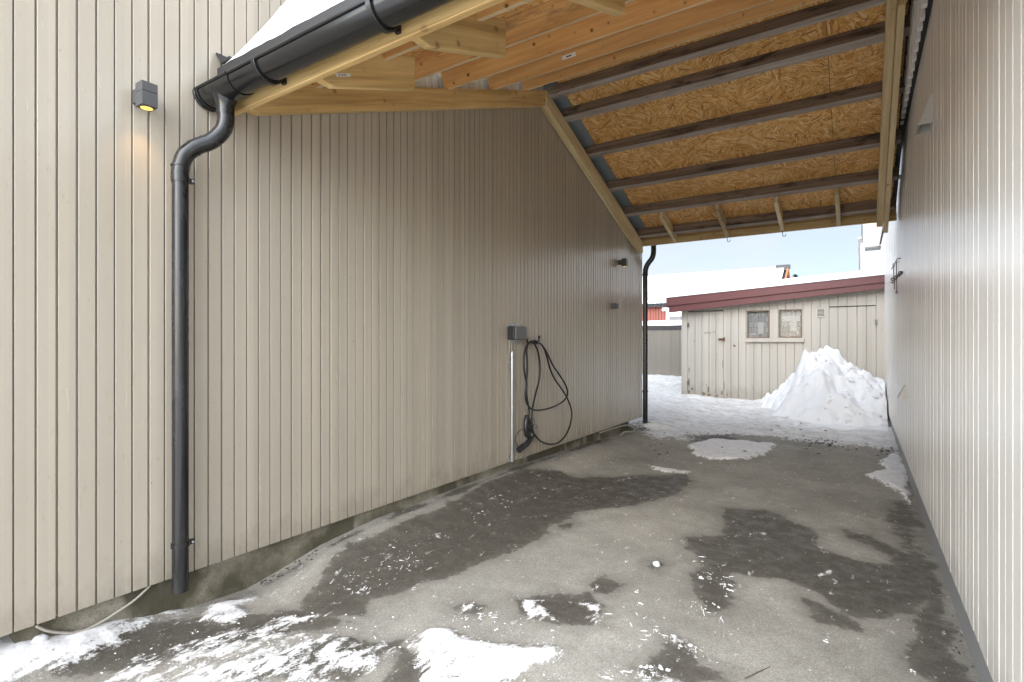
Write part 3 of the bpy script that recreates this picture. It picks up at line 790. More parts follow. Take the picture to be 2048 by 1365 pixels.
for x in (-1.635, -0.905, -0.235):
    c = t1.copy(); COL.objects.link(c); c.location = base_loc + Vector((x + 2.40, 0, 0))
MB().box(-2.99, 0.39, 8.29, 8.336, H + 1.545, H + 1.645).build("eave_beam", M['treat_x'], carport, bevel=0.003)
MB().box(-2.99, 0.39, 8.36, 8.38, H + 1.60, H + 1.75).build("fascia_board", M['treat_x'], carport)
# joist hangers on the purlin ends by the wall
for y in (2.80, 3.44, 4.10, 4.70):
    purlin(y + 0.0, zpn(y) - 0.002, 0.392, 0.11, 0.05, -2.995, -2.957).build("hanger", M['zinc'], carport)

# hooks under two stubs
for x, nm in ((-1.635, "metal hook screwed under the second far stub rafter, left one of two"), (-0.905, "metal hook screwed under the third far stub rafter, right one of two")):
    zb = zpf(8.25) - 0.045
    pts = [(x, 8.25, zb + 0.02), (x, 8.25, zb - 0.025), (x + 0.004, 8.25, zb - 0.045)]
    for k in range(0, 9):
        an = R(180 + k * 25); pts.append((x + 0.022 + 0.02 * math.cos(an) - 0.0, 8.25, zb - 0.06 + 0.022 * math.sin(an)))
    o = MB().tube(pts, 0.0045, 8).build("hook", M['steel_dark'], None, smooth=True)
    tag(o, nm, "hook")

# snow lying on the carport roof
def height_obj(name, mat, xs, ys, zf, base, label, cat):
    X, Y = np.meshgrid(xs, ys); Z = zf(X, Y); B = base(X, Y)
    keep = Z > B + 0.002
    n = X.size; mbv = [tuple(p) for p in np.stack([X, Y, np.maximum(Z, B - 0.004)], -1).reshape(-1, 3)]
    fs = []; nxx = len(xs)
    for j in range(len(ys) - 1):
        for i in range(nxx - 1):
            if keep[j, i] or keep[j, i + 1] or keep[j + 1, i] or keep[j + 1, i + 1]:
                a = j * nxx + i; fs.append((a, a + 1, a + nxx + 1, a + nxx))
    used = sorted({i for f in fs for i in f}); mp_ = {u: k for k, u in enumerate(used)}
    m = MB(); m.add([mbv[u] for u in used], [tuple(mp_[i] for i in f) for f in fs])
    o = m.build(name, mat, None, smooth=True)
    tag(o, label, cat); return o
def roof_n(X, Y): return NB + 0.392 * Y + (DN + 0.045) * 1.074
def roof_f(X, Y): return H + 2.785 - 0.377 * (Y - 5.10) + (DF + 0.045) * 1.07
def roof_top(X, Y): return np.minimum(np.minimum(roof_n(X, Y), H + 1.515 + (Y - 1.545) * 0.737), roof_f(X, Y) + 0.03)
def snow_z(X, Y):
    th = 0.34 * np.clip(1 - np.exp(-(X + 2.93) / 0.42), 0, 1) * np.sqrt(np.clip((Y - 1.555) / 0.14, 0, 1)) * np.sqrt(np.clip((8.55 - Y) / 0.2, 0, 1)) * np.clip((0.4 - X) / 0.08, 0, 1) ** .5
    return roof_top(X, Y) + th * (0.86 + 0.7 * (fbm(X * 3.4, Y * 3.4, 90) - .5)) + 0.012 * (fbm(X * 14, Y * 14, 95) - .5)
height_obj("roof_snow", M['snow'], np.arange(-2.94, 0.41, 0.03), np.concatenate([np.arange(1.55, 1.8, 0.012), np.arange(1.8, 8.6, 0.1)]), snow_z, roof_top, "thick white snow lying on the near carport roof above the black gutter", "snow")

# ------------------------------------------------------------------ near gutter and downpipes
gut = empty("gutter", (-1.3, 1.5, H + 1.34), "black half-round gutter along the near eave of the carport", "gutter")
GYc, GZc, GR = 1.508, H + 1.352, 0.074
def gutter_profile(r, n=18, a0=180, a1=360):
    return [(GYc + r * math.cos(R(a0 + (a1 - a0) * k / n)), GZc + r * math.sin(R(a0 + (a1 - a0) * k / n))) for k in range(n + 1)]
def shell(mb, x0, x1, r_out, r_in):
    o = gutter_profile(r_out); i = gutter_profile(r_in)[::-1]
    mb.prism(o + i, 'x', x0, x1)
def half_tube(x0, x1, r, th=0.003):
    mb = MB(); n = 20
    o = gutter_profile(r, n); i = gutter_profile(r - th, n)
    vs = []
    for x in (x0, x1):
        vs += [(x, a, b) for a, b in o] + [(x, a, b) for a, b in i]
    k = n + 1; fs = []
    for j in range(n):
        fs.append((j, j + 1, 2 * k + j + 1, 2 * k + j)); fs.append((k + j, 3 * k + j, 3 * k + j + 1, k + j + 1))
        for e in (0, 2 * k): fs.append((e + j, e + k + j, e + k + j + 1, e + j + 1))
    fs.append((0, k, 3 * k, 2 * k)); fs.append((n, 2 * k + n, 3 * k + n, k + n)); mb.add(vs, fs); return mb
tr = half_tube(-2.84, 0.37, GR)
tr.tube([(-2.84, GYc - GR - 0.003, GZc), (0.37, GYc - GR - 0.003, GZc)], 0.0075, 10)
tr.build("trough", M['gutter_black'], gut, smooth=True, angle=40)
ou = half_tube(-2.975, -2.66, GR + 0.005)
ou.tube([(-2.975, GYc - GR - 0.006, GZc), (-2.66, GYc - GR - 0.006, GZc)], 0.008, 10)
ou.build("outlet_section", M['gutter_black'], gut, smooth=True, angle=40)
MB().tube([(-2.815, GYc, GZc - GR + 0.035), (-2.815, GYc, GZc - GR + 0.01), (-2.815, GYc, GZc - GR - 0.03), (-2.815, GYc, GZc - GR - 0.075)], [0.066, 0.058, 0.044, 0.0425], 24).build("outlet_spout", M['gutter_black'], gut, smooth=True, angle=40)
def half_disc(x0, x1, r):
    return MB().prism(gutter_profile(r, 20), 'x', x0, x1)
half_disc(-2.990, -2.972, GR + 0.012).build("end_cap", M['gutter_black'], gut, bevel=0.003)
half_tube(-2.955, -2.945, GR + 0.011, 0.008).build("end_cap_ring", M['gutter_black'], gut)
def ring_bracket(x):
    mb = half_tube(x - 0.013, x + 0.013, GR + 0.013, 0.012)
    mb.box(x - 0.013, x + 0.013, GYc + GR + 0.001, FAY - 0.001, GZc - 0.058, GZc + 0.01)
    return mb.build("bracket", M['gutter_black'], gut, bevel=0.002)
for x in (-2.42, -1.62, -0.82, -0.05): ring_bracket(x)
# turned-up end of the wall flashing beside the roof snow
fl = MB().prism([(-2.995, H + 1.60), (-2.93, H + 1.53), (-2.86, H + 1.545), (-2.86, H + 1.552), (-2.93, H + 1.538), (-2.99, H + 1.61)], 'y', 1.550, 1.80)
fl.build("wall_flashing", M['black_matt'], carport)

PR = 0.038
dp = empty("downpipe", (-2.92, 1.335, 0.167), "shiny black downpipe with a double bend in front of the near beige wall", "downpipe")
top = Vector((-2.815, GYc, GZc - GR - 0.06)); px_, py_ = -2.925, 1.335
e1 = [top, top + Vector((0, 0, -0.05)), Vector((-2.824, 1.495, H + 1.115)), Vector((-2.85, 1.452, H + 1.055)), Vector((-2.885, 1.395, H + 1.015)), Vector((-2.913, 1.352, H + 0.962)), Vector((px_, py_, H + 0.885)), Vector((px_, py_, H + 0.82))]
MB().tube(smooth_path(e1, 7), PR + 0.003, 24).build("elbow", M['black_pvc'], dp, smooth=True, angle=50)
MB().tube([(px_, py_, H + 0.86), (px_, py_, 0.167)], PR, 28).build("pipe", M['black_pvc'], dp, smooth=True, angle=50)
def ringz(x, y, z, r, h): return MB().tube([(x, y, z - h / 2), (x, y, z + h / 2)], r, 28)
mid = smooth_path(e1, 7)
for k in (24, 29):
    a, b = mid[k], mid[k + 1]; d = (b - a).normalized()
    MB().tube([a, a + d * 0.007], PR + 0.0055, 24).build("seam_ring", M['black_pvc'], dp, smooth=True, angle=40)
ringz(px_, py_, H + 0.905, PR + 0.006, 0.006).build("seam_ring", M['black_pvc'], dp, smooth=True, angle=40)
ringz(px_ + .11, GYc, GZc - GR - 0.055, PR + 0.006, 0.008).build("seam_ring", M['black_pvc'], dp, smooth=True, angle=40)
for z in (H + 0.838, H - 1.045):
    mb = ringz(px_, py_, z, PR + 0.005, 0.022)
    mb.box(px_ - 0.075, px_ - 0.03, py_ - 0.006, py_ + 0.006, z - 0.008, z + 0.008)
    mb.box(px_ - 0.012, px_ + 0.012, py_ + PR + 0.002, py_ + PR + 0.026, z - 0.011, z + 0.011)
    br = mb.build("bracket", M['black_pvc'], dp, smooth=True, angle=40)
    MB().tube([(px_ + 0.006, py_ + PR + 0.016, z), (px_ + 0.022, py_ + PR + 0.016, z)], [0.009, 0.006], 12).build("bolt", M['zinc'], br, smooth=True)

dp2 = empty("downpipe", (-2.93, 8.56, 0.05), "far dark grey downpipe curving down beside the corner of the beige house", "downpipe")
xa = onY(1290.5, 700, 8.56).x
e2 = [onY(1307, 480, 8.56), onY(1307, 505, 8.56), onY(1304, 517, 8.56), onY(1298, 525, 8.56), onY(1292.5, 535, 8.56), onY(1290.5, 550, 8.56), onY(1290.5, 600, 8.56)]
MB().tube(smooth_path(e2, 6), 0.043, 20).build("elbow", M['black_pvc'], dp2, smooth=True, angle=50)
MB().tube([(xa, 8.56, onY(1290, 600, 8.56).z), (xa, 8.56, 0.05)], 0.041, 20).build("pipe", M['black_pvc'], dp2, smooth=True, angle=50)
for yy_ in (550, 783):
    z = onY(1290, yy_, 8.56).z
    mb = ringz(xa, 8.56, z, 0.047, 0.02); mb.box(xa - 0.10, xa - 0.03, 8.44, 8.56, z - 0.008, z + 0.008)
    mb.build("bracket", M['black_pvc'], dp2)

# ------------------------------------------------------------------ wall lamps
def make_lamp():
    r = empty("wall_lamp", (-2.915, 1.142, H + 1.20))
    x0, x1, y0, y1, z0, z1 = -2.950, -2.880, 1.142, 1.212, H + 1.143, H + 1.260
    MB().box(x0, x1, y0, y1, z0 + 0.003, z1 - 0.046).box(x0, x1, y0, y1, z1 - 0.0448, z1).build("body", M['lamp_grey'], r, bevel=0.002, seg=2)
    MB().box(-2.999, x0 - 0.0005, y0 + 0.006, y1 - 0.006, z0 + 0.030, z1 - 0.018).build("wall_mount", M['lamp_grey'], r, bevel=0.002)
    cx, cy = (x0 + x1) / 2, (y0 + y1) / 2
    MB().tube([(cx, cy, z0 + 0.004), (cx, cy, z0 - 0.0005)], 0.031, 28).build("lens_ring", M['charcoal'], r)
    MB().tube([(cx, cy, z0 + 0.001), (cx, cy, z0 - 0.0015)], 0.026, 28).build("lens", M['lens'], r)
    return r
t = NT('lit_lens'); t.color((0.8, 0.6, 0.2)); t.b.inputs['Emission Color'].default_value = (1.0, 0.62, 0.10, 1); t.b.inputs['Emission Strength'].default_value = 0.75
M['lens'] = t.m
lamp = make_lamp(); tag(lamp, "near grey cube wall lamp glowing yellow, left of the black downpipe", "wall lamp")
lamp2 = copy_tree(lamp); lamp2.location = (-2.915, onX(1248, 525, -2.91).y, onX(1248, 525, -2.91).z)
tag(lamp2, "far dark cube wall lamp near the end corner of the beige wall", "wall lamp")
for lo, e in ((lamp, 3.0), (lamp2, 0.5)):
    ld = bpy.data.lights.new("lamp_light", 'SPOT'); ld.energy = e; ld.color = (1.0, 0.62, 0.28); ld.spot_size = R(95); ld.spot_blend = 0.9; ld.shadow_soft_size = 0.02
    l_ = bpy.data.objects.new("lamp_light", ld); COL.objects.link(l_); l_.parent = lo; l_.location = (0, 0.035, -0.062)

# small junction box
b = onX(1231, 612, -2.93); sb = empty("junction_box", (-2.95, b.y, b.z), "small grey junction box on the beige wall below the far lamp", "junction box")
MB().box(-2.999, -2.93, b.y - 0.0, b.y + 0.10, b.z - 0.04, b.z + 0.04).build("box", M['mid_grey'], sb, bevel=0.004)
MB().box(-2.9295, -2.92, b.y + 0.004, b.y + 0.096, b.z - 0.036, b.z + 0.036).build("lid", M['lamp_grey'], sb, bevel=0.003)

# ------------------------------------------------------------------ charger, its conduit and cable
XC = -2.885
yA = onX(1032, 666, XC).y; zt = onX(1032, 652.5, XC).z; zb = onX(1032, 680, XC).z
ch = empty("ev_charger", (XC, yA, zb), "black and grey car charger box mounted on the beige wall", "charger")
MB().box(-2.998, -2.990, yA + 0.06, yA + 0.236, zb - 0.03, zt + 0.035).build("back_plate", M['zinc'], ch)
mb = MB()
n = 10; pr = []
w2, r_ = 0.212, 0.022
for (cx, cy, a0) in ((-2.9915 + 0, 0, 0),): pass
MB().box(-2.9915, -2.905, yA, yA + w2, zb, zt).build("body", M['charcoal'], ch, bevel=0.010, seg=3)
MB().box(-2.9045, XC, yA + 0.004, yA + w2 - 0.004, zb + 0.003, zt - 0.003).build("front_cover", M['mid_grey'], ch, bevel=0.008, seg=3)
MB().tube([(-2.975, yA + 0.02, zb + .005), (-2.975, yA + 0.015, zb - 0.15)], 0.008, 10).tube([(-2.975, yA + 0.055, zb + .005), (-2.975, yA + 0.052, zb - 0.15)], 0.008, 10).build("supply_cord", M['grey_cord'], ch, smooth=True)
yc_ = onX(1024.3, 800, -2.972).y
cd = empty("conduit", (-2.972, yc_, onX(1024, 924, -2.972).z), "bright galvanised conduit pipe running down the beige wall under the charger", "pipe")
zt_ = onX(1024, 704, -2.972).z; zb_ = onX(1024, 924, -2.972).z
MB().tube([(-2.972, yc_, zt_), (-2.972, yc_, zb_)], 0.0165, 16).build("pipe", M['zinc'], cd, smooth=True, angle=50)
MB().tube([(-2.972, yc_, zt_ + 0.001), (-2.972, yc_, zt_ - 0.04)], 0.0195, 16).build("collar", M['zinc'], cd, smooth=True, angle=50)
for py in (724, 913):
    z = onX(1024, py, -2.972).z
    mb = ringz(-2.972, yc_, z, 0.0205, 0.02); mb.box(-2.999, -2.994, yc_ - 0.045, yc_ + 0.045, z - 0.01, z + 0.01); mb.build("clamp", M['zinc'], cd)
def zc(pts, X):  # zoom-crop coordinates of the cable close-up -> wall plane
    return [onX(980 + x * 0.227, 620 + y * 0.2271, X) for x, y in pts]
hk = empty("cable_hook", (-2.95, zc([(430, 250)], -2.95)[0].y, zc([(430, 270)], -2.95)[0].z), "dark steel hook on the beige wall carrying the coiled charging cable", "hook")
hz = zc([(430, 290), (430, 232)], -2.93)
ky = hz[0].y
MB().tube([(-2.998, ky - .06, hz[0].z - 0.012), (-2.90, ky - .06, hz[0].z - 0.012), (-2.89, ky - .06, hz[0].z + 0.01)], 0.006, 8).build("arm", M['steel_dark'], hk, smooth=True)
MB().tube([(-2.93, ky + .0, hz[0].z - 0.01), (-2.925, ky, hz[1].z)], 0.008, 8).tube([(-2.925, ky, hz[1].z - .02), (-2.925, ky, hz[1].z + .005)], 0.014, 10).tube([(-2.998, ky, hz[0].z), (-2.93, ky, hz[0].z)], 0.006, 8).build("prong", M['charcoal'], hk, smooth=True)
cb = empty("charging_cable", (-2.93, ky, 0.6), "long black charging cable hung in loose loops with its plug on the beige wall", "cable")
CR = 0.0098
sA = zc([(350, 283), (318, 330), (300, 400), (297, 470), (305, 560), (322, 650), (316, 710), (312, 770), (330, 835), (372, 876), (430, 885), (520, 868), (600, 835), (660, 790), (683, 730), (665, 660), (610, 570), (555, 490), (512, 400), (470, 325), (432, 290), (392, 274), (350, 283)], -2.915)
sB = zc([(325, 258), (330, 300), (322, 360), (325, 420), (328, 520), (320, 640), (324, 760), (338, 840), (345, 900), (338, 960)], -2.94)
sC = zc([(350, 285), (384, 292), (420, 360), (440, 480), (432, 620), (402, 740), (378, 850), (368, 950), (373, 1040), (400, 1110), (460, 1165), (540, 1185), (610, 1165), (670, 1100), (710, 1000), (720, 900), (690, 800), (640, 710), (570, 610), (530, 520), (500, 410), (468, 325), (432, 292), (395, 280)], -2.93)
mb = MB()
for s_ in (sA, sB, sC): mb.tube(smooth_path(s_, 5), CR, 10)
mb.build("cord", M['rubber'], cb, smooth=True)
hp = zc([(355, 1045), (372, 1085), (358, 1140), (318, 1186), (282, 1212), (255, 1235)], -2.925)
MB().tube(smooth_path(hp, 5), [0.026] * 12 + [0.030] * 7 + [0.034] * 7, 14).build("plug", M['charcoal'], cb, smooth=True, angle=50)
hh = zc([(330, 935), (318, 985), (316, 1050), (325, 1100), (350, 1120)], -2.945)
MB().tube(smooth_path(hh, 4), 0.026, 12).tube(smooth_path(zc([(330, 935), (348, 985), (352, 1050), (350, 1110)], -2.94), 4), 0.016, 10).build("plug_holder", M['charcoal'], cb, smooth=True)
MB().tube(smooth_path(zc([(330, 1040), (280, 1055), (240, 1090), (226, 1150), (246, 1208)], -2.95), 5), 0.0035, 6).tube(smooth_path(zc([(365, 935), (388, 975), (392, 1010), (365, 1030), (410, 1040), (405, 1015), (340, 1020)], -2.93), 5), 0.003, 6).build("cap_tether", M['rubber'], cb, smooth=True)

# loose cables along the foundations
o = MB().tube(smooth_path([onX(x, y, -3.012) for x, y in ((72, 1252), (95, 1262), (125, 1266), (160, 1264), (205, 1243), (235, 1224), (270, 1200), (300, 1172))], 5), 0.006, 8).build("cable", M['grey_cord'], None, smooth=True)
tag(o, "thin grey cable sagging along the near mossy foundation under the beige boards", "cable")
o = MB().tube(smooth_path([onX(x, y, -3.005) + Vector((d, 0, 0)) for x, y, d in ((1200, 866, 0), (1225, 858, 0), (1252, 851, 0), (1262, 856, 0.05), (1255, 863, 0.09), (1236, 863, 0.1), (1228, 871, 0.1))], 5), 0.011, 8).build("cable", M['grey_cord'], None, smooth=True)
tag(o, "grey cable looping out of the far end of the beige house foundation", "cable")

# ------------------------------------------------------------------ fittings on the right wall
def vent_hood(p_top, d, p_in, label):
    """wedge hood: back edge on the wall, open at the bottom"""
    y0, z1 = p_top.y, p_top.z; z0 = p_in.z
    v = empty("vent_hood", (XR, y0, z0), label, "vent")
    wv_ = 0.20
    A = [(XR - 0.001, y0, z1), (XR - 0.001, y0 + wv_, z1), (XR - d, y0, z0), (XR - d, y0 + wv_, z0), (XR - 0.001, y0, z0), (XR - 0.001, y0 + wv_, z0)]
    m = MB(); m.add(A, [(0, 2, 4), (1, 5, 3), (0, 1, 3, 2)])
    o = m.build("hood", M['vent_grey'], v)
    md = o.modifiers.new('solid', 'SOLIDIFY'); md.thickness = 0.003; md.offset = -1
    MB().box(XR - d - 0.002, XR - d + 0.002, y0 + 0.0, y0 + wv_, z0 - 0.020, z0).build("lip", M['vent_grey'], v)
    return v
pa, pb = onX(1866, 180, XR), onX(1866, 245, XR)
v1 = vent_hood(pa, 0.080, pb, "large off-white wedge-shaped vent hood high on the right wall")
pa, pb = onX(1811, 772, XR), onX(1811, 796, XR)
v2 = vent_hood(pa, 0.058, pb, "small off-white wedge vent hood low on the far right wall")
b = onX(1802, 350, XR)
o = MB().box(XR - 0.05, XR, b.y, b.y + 0.16, b.z - 0.01, b.z + 0.004).box(XR - 0.05, XR - 0.046, b.y, b.y + 0.16, b.z - 0.05, b.z - 0.01).build("bracket", M['steel_dark'], None); tag(o, "small dark angle bracket under the toothed board edge of the right wall", "bracket")
# wrought iron lettering
IX = XR - 0.014
def zi(pts): return [onX(1760 + x * 0.10256, 480 + y * 0.10256, IX) for x, y in pts]
it = empty("iron_sign", zi([(300, 800)])[0], "brown wrought-iron wire lettering with hanging rods on the far right wall", "wall sign")
for nm, ptss, r in (
    ("branch", [[(225, 575), (240, 545), (262, 500), (250, 480), (300, 440), (322, 395), (345, 362), (392, 362)], [(262, 500), (285, 490)], [(305, 438), (340, 432)]], 0.005),
    ("rod", [[(268, 500), (268, 700), (282, 840), (278, 965)]], 0.0045),
    ("rod", [[(325, 430), (322, 700), (326, 900), (320, 985), (305, 1035), (332, 1040), (322, 990)]], 0.0045),
    ("letter", [[(180, 822), (215, 826), (255, 846)]], 0.005),
    ("letter", [[(258, 752), (235, 748), (215, 772), (232, 797), (265, 792), (290, 770)]], 0.008),
    ("letter", [[(300, 705), (270, 722), (272, 752), (300, 755), (328, 735), (322, 705), (300, 705)]], 0.008),
    ("letter", [[(328, 690), (350, 700)], [(345, 676), (340, 705)], [(382, 682), (345, 690), (372, 705)]], 0.008),
    ("letter", [[(390, 622), (366, 640), (370, 662), (395, 664), (420, 648), (415, 626), (390, 622)]], 0.008)):
    m = MB()
    for p in ptss: m.tube(smooth_path(zi(p), 5), r, 8)
    m.build(nm, M['iron'], it, smooth=True)

# ------------------------------------------------------------------ shed
SY = 13.05
def S(px, py, d=0.0): return onY(px, py, SY - d)
shed = empty("shed", (-1.6, 14.5, 0.1), "weathered cream board shed with a maroon fascia at the end of the yard", "shed")
xl, xr_ = S(1363, 700).x, 0.40
gro = [168, 235, 300, 366, 430, 500, 570, 640, 710, 783, 857, 930, 1003, 1080, 1160, 1240, 1318, 1400, 1482, 1565, 1650, 1742, 1830, 1920]
gxs = [S(1340 + g * 0.2148, 700).x for g in gro]
edges = [xl] + gxs + [xr_ + 0.2]
def shed_top(x): return H + 0.80 + (x + 3.6) * 0.076
def in_hole(x0, x1):
    return None
# openings in board rows: windows
win = []
for (a, b_, c, d_) in ((1494, 1539, 622, 677), (1558, 1604, 620, 676)):
    p, q_ = S(a, c), S(b_, d_); win.append((p.x, q_.x, q_.z, p.z))
mb = MB(); rs = random.Random(9)
for x0, x1 in zip(edges[:-1], edges[1:]):
    a, b_ = x0 + 0.005, x1 - 0.005; off = rs.uniform(0, .006)
    segs = [(0.06 + rs.uniform(-.02, .02), shed_top((a + b_) / 2))]
    for (wx0, wx1, wz0, wz1) in win:
        if b_ > wx0 + 0.02 and a < wx1 - 0.02:
            segs = [(segs[0][0], wz0), (wz1, segs[0][1])]
    for z0, z1 in segs: mb.box(a, b_, SY - 0.02 - off, SY, z0, z1)
mb.build("board_wall", M['shed_paint'], shed, bevel=0.003)
mb = MB(); mb.prism([(xl + .02, 0.0), (win[0][0], 0.0), (win[0][0], shed_top(win[0][0])), (xl + .02, shed_top(xl))], 'y', SY + .001, SY + 0.02)
mb.prism([(win[1][1], 0.0), (xr_ + 1.5, 0.0), (xr_ + 1.5, shed_top(xr_ + 1.5)), (win[1][1], shed_top(win[1][1]))], 'y', SY + .001, SY + 0.02)
mb.box(win[0][0], win[1][1], SY + .001, SY + .02, 0.0, win[0][2]).box(win[0][0], win[1][1], SY + .001, SY + .02, win[1][3], shed_top(win[0][0]))
mb.box(win[0][1], win[1][0], SY + .001, SY + .02, win[0][2], win[1][3])
mb.box(xl + 0.01, xl + 0.03, SY + 0.02, SY + 3.0, 0.0, shed_top(xl)); mb.box(xl + .03, xr_ + 1.5, SY + 2.98, SY + 3.0, 0, shed_top(xl))
mb.build("backing_wall", M['shed_paint'], shed)
# wear: flaked paint patches at the foot of the left door (their own shape)
t = NT('flaked_paint'); v = t.coord(); nn = t.noise(v, 30, 6, 0.7); t.color(t.ramp(nn, [(.4, (0.10, 0.075, 0.05)), (.6, (0.25, 0.20, 0.14))])); t.rough(.9); M['flake'] = t.m
def blob(mb, cx, cz, wx_, wz_, y, n=11):
    pts = []
    for k in range(n):
        an = 2 * math.pi * k / n; rr = rs.uniform(0.45, 1.0); pts.append((cx + wx_ * rr * math.cos(an), y, cz + wz_ * rr * math.sin(an)))
    mb.add(pts, [tuple(range(n))])
for (a, b_, w_, h_) in ((1379, 785, .03, .10), (1379, 740, .018, .07), (1385, 778, .03, .05), (1408, 788, .05, .06), (1417, 778, .03, .10), (1419, 790, .07, .04), (1413, 770, .012, .04), (1434, 792, .05, .03), (1444, 786, .03, .05), (1379, 760, .02, .06), (1455, 790, .02, .05), (1389, 683, .012, .03), (1433, 710, .01, .02), (1446, 730, .012, .15), (1449, 770, .012, .12)):
    p = S(a, b_); fk = MB(); blob(fk, p.x, p.z, w_, h_, SY - 0.0285); fk.build('flaked_patch', M['flake'], shed)
# doors: top gap line, hinges, latch
for (a, b_, yl, yr, hx) in ((1378, 1447, 624, 622, 1377), (1659, 1751, 614.7, 611.5, 1752)):
    p, q_ = S(a, yl), S(b_, yr)
    d_ = MB().box(p.x, q_.x, SY - 0.0295, SY - 0.0275, (p.z + q_.z) / 2 - 0.009, (p.z + q_.z) / 2 + 0.009).build("door_gap", M['dark_void'], shed)
    for hy in (651, 766) if hx < 1500 else (645,):
        h_ = S(hx, hy); MB().box(h_.x - .02, h_.x + .02, SY - 0.05, SY - 0.022, h_.z - 0.05, h_.z + 0.05).build("hinge", M['steel_dark'], shed)
p = S(1443, 679)
la = MB().box(p.x - 0.055, p.x + 0.055, SY - 0.06, SY - 0.026, p.z - 0.022, p.z + 0.022).box(p.x + 0.055, p.x + 0.08, SY - 0.075, SY - 0.026, p.z - 0.045, p.z + 0.045).build("latch", M['rust'], shed)
MB().box(p.x - 0.09, p.x + 0.06, SY - 0.032, SY - 0.0275, p.z - 0.075, p.z + 0.08).build("latch_plate", M['shed_paint'], shed)
p = S(1469, 692); kb = MB(); blob(kb, p.x, p.z, 0.035, 0.035, SY - 0.0285); kb.build("lock_plate", M['rust'], shed)
# faint scratched letters on the door
p = S(1409, 663); sc_ = MB()
def stroke(a, b_):
    A = S(*a, 0.03); B = S(*b_, 0.03); d_ = (B - A).normalized(); nrm_ = Vector((-d_.z, 0, d_.x)) * 0.006
    sc_.add([A + nrm_, B + nrm_, B - nrm_, A - nrm_], [(0, 1, 2, 3)])
for a, b_ in (((1409, 664), (1411, 668)), ((1411, 668), (1412.5, 664)), ((1414.5, 668), (1415.5, 664)), ((1417.5, 664), (1417.5, 667)), ((1417.5, 667), (1419.5, 667)), ((1421, 664), (1421, 667.5)), ((1424, 664.5), (1431, 664.2))): stroke(a, b_)
sc_.build("scratched_writing", M['flake'], shed)
# windows
def curtain_mat():
    t = NT('patterned_curtain'); v = t.coord()
    br = t.n('ShaderNodeTexBrick'); 
    mpx = t.coord(rot=(R(90), 0, 0)); t.l(mpx, br.inputs['Vector']); br.inputs['Scale'].default_value = 3.0
    br.inputs['Color1'].default_value = (0.22, 0.23, 0.23, 1); br.inputs['Color2'].default_value = (0.30, 0.31, 0.31, 1); br.inputs['Mortar'].default_value = (0.15, 0.16, 0.16, 1); br.inputs['Mortar Size'].default_value = 0.015
    br.inputs['Brick Width'].default_value = 0.42; br.inputs['Row Height'].default_value = 0.36; br.offset = 0.37
    vr = t.voro(t.coord(scale=(1, 0.01, 0.7)), 11)
    c = t.mix(t.step(vr, 0.15, 0.24, 0.8, 0), br.outputs['Color'], (0.50, 0.51, 0.50))
    fold = t.n('ShaderNodeTexWave'); fold.inputs['Scale'].default_value = 7; t.l(v, fold.inputs['Vector']); fold.inputs['Distortion'].default_value = 1
    t.color(c); t.rough(.9); t.bump(fold.outputs['Fac'], 0.5, 0.02); return t.m
M['curtain'] = curtain_mat()
M['lace'] = plain('pale_lace', (0.36, 0.37, 0.365), .9, var=.1)
t = NT('window_glass'); t.t.nodes.remove(t.b); gl_ = t.n('ShaderNodeBsdfGlossy'); gl_.inputs['Roughness'].default_value = 0.03; tr_ = t.n('ShaderNodeBsdfTransparent'); fr = t.n('ShaderNodeFresnel'); fr.inputs['IOR'].default_value = 1.22
ms = t.n('ShaderNodeMixShader'); t.l(fr.outputs[0], ms.inputs[0]); t.l(tr_.outputs[0], ms.inputs[1]); t.l(gl_.outputs[0], ms.inputs[2]); t.l(ms.outputs[0], t.o.inputs['Surface']); M['glass'] = t.m
for k, (x0, x1, z0, z1) in enumerate(win):
    f_ = 0.024
    fr_ = MB().box(x0, x0 + f_, SY - 0.026, SY + 0.02, z0, z1).box(x1 - f_, x1, SY - 0.026, SY + 0.02, z0, z1).box(x0 + f_, x1 - f_, SY - 0.024, SY + 0.02, z0, z0 + f_ * 1.1).box(x0 + f_, x1 - f_, SY - 0.024, SY + 0.02, z1 - f_, z1).build("window_frame", M['raw_frame'], shed, bevel=0.003)
    MB().box(x0 + f_, x1 - f_, SY - 0.006, SY - 0.002, z0 + f_ * 1.1, z1 - f_).build("pane", M['glass'], fr_)
    wdt, hgt = x1 - x0, z1 - z0
    MB().box(x0 + 0.005, x1 - 0.005, SY + 0.055, SY + 0.065, z0 - 0.02, z1 + 0.02).build("curtain", M['curtain'], fr_)
    cxm = x0 + wdt * (0.60 if k == 0 else 0.62)
    MB().box(cxm - 0.06, cxm + 0.06, SY + 0.05, SY + 0.054, z0 + 0.10 + 0.05 * k, z0 + hgt * 0.58).build("curtain_motif", M['lace'], fr_)
    if k == 1: MB().box(x0 + 0.06, x1 - 0.04, SY + 0.047, SY + 0.05, z0 + hgt * 0.58, z0 + hgt * 0.78).build("curtain_valance", M['lace'], fr_)
MB().box(win[0][0] - 0.03, win[1][1] + 0.05, SY - 0.075, SY - 0.022, win[0][2] - 0.085, win[0][2] - 0.002).build("window_sill", M['shed_paint'], shed, bevel=0.004)
MB().box(win[0][1] + 0.01, win[1][0] - 0.01, SY - 0.045, SY - 0.027, win[0][2], win[1][3] + 0.02).build("mullion_board", M['shed_paint'], shed, bevel=0.004)
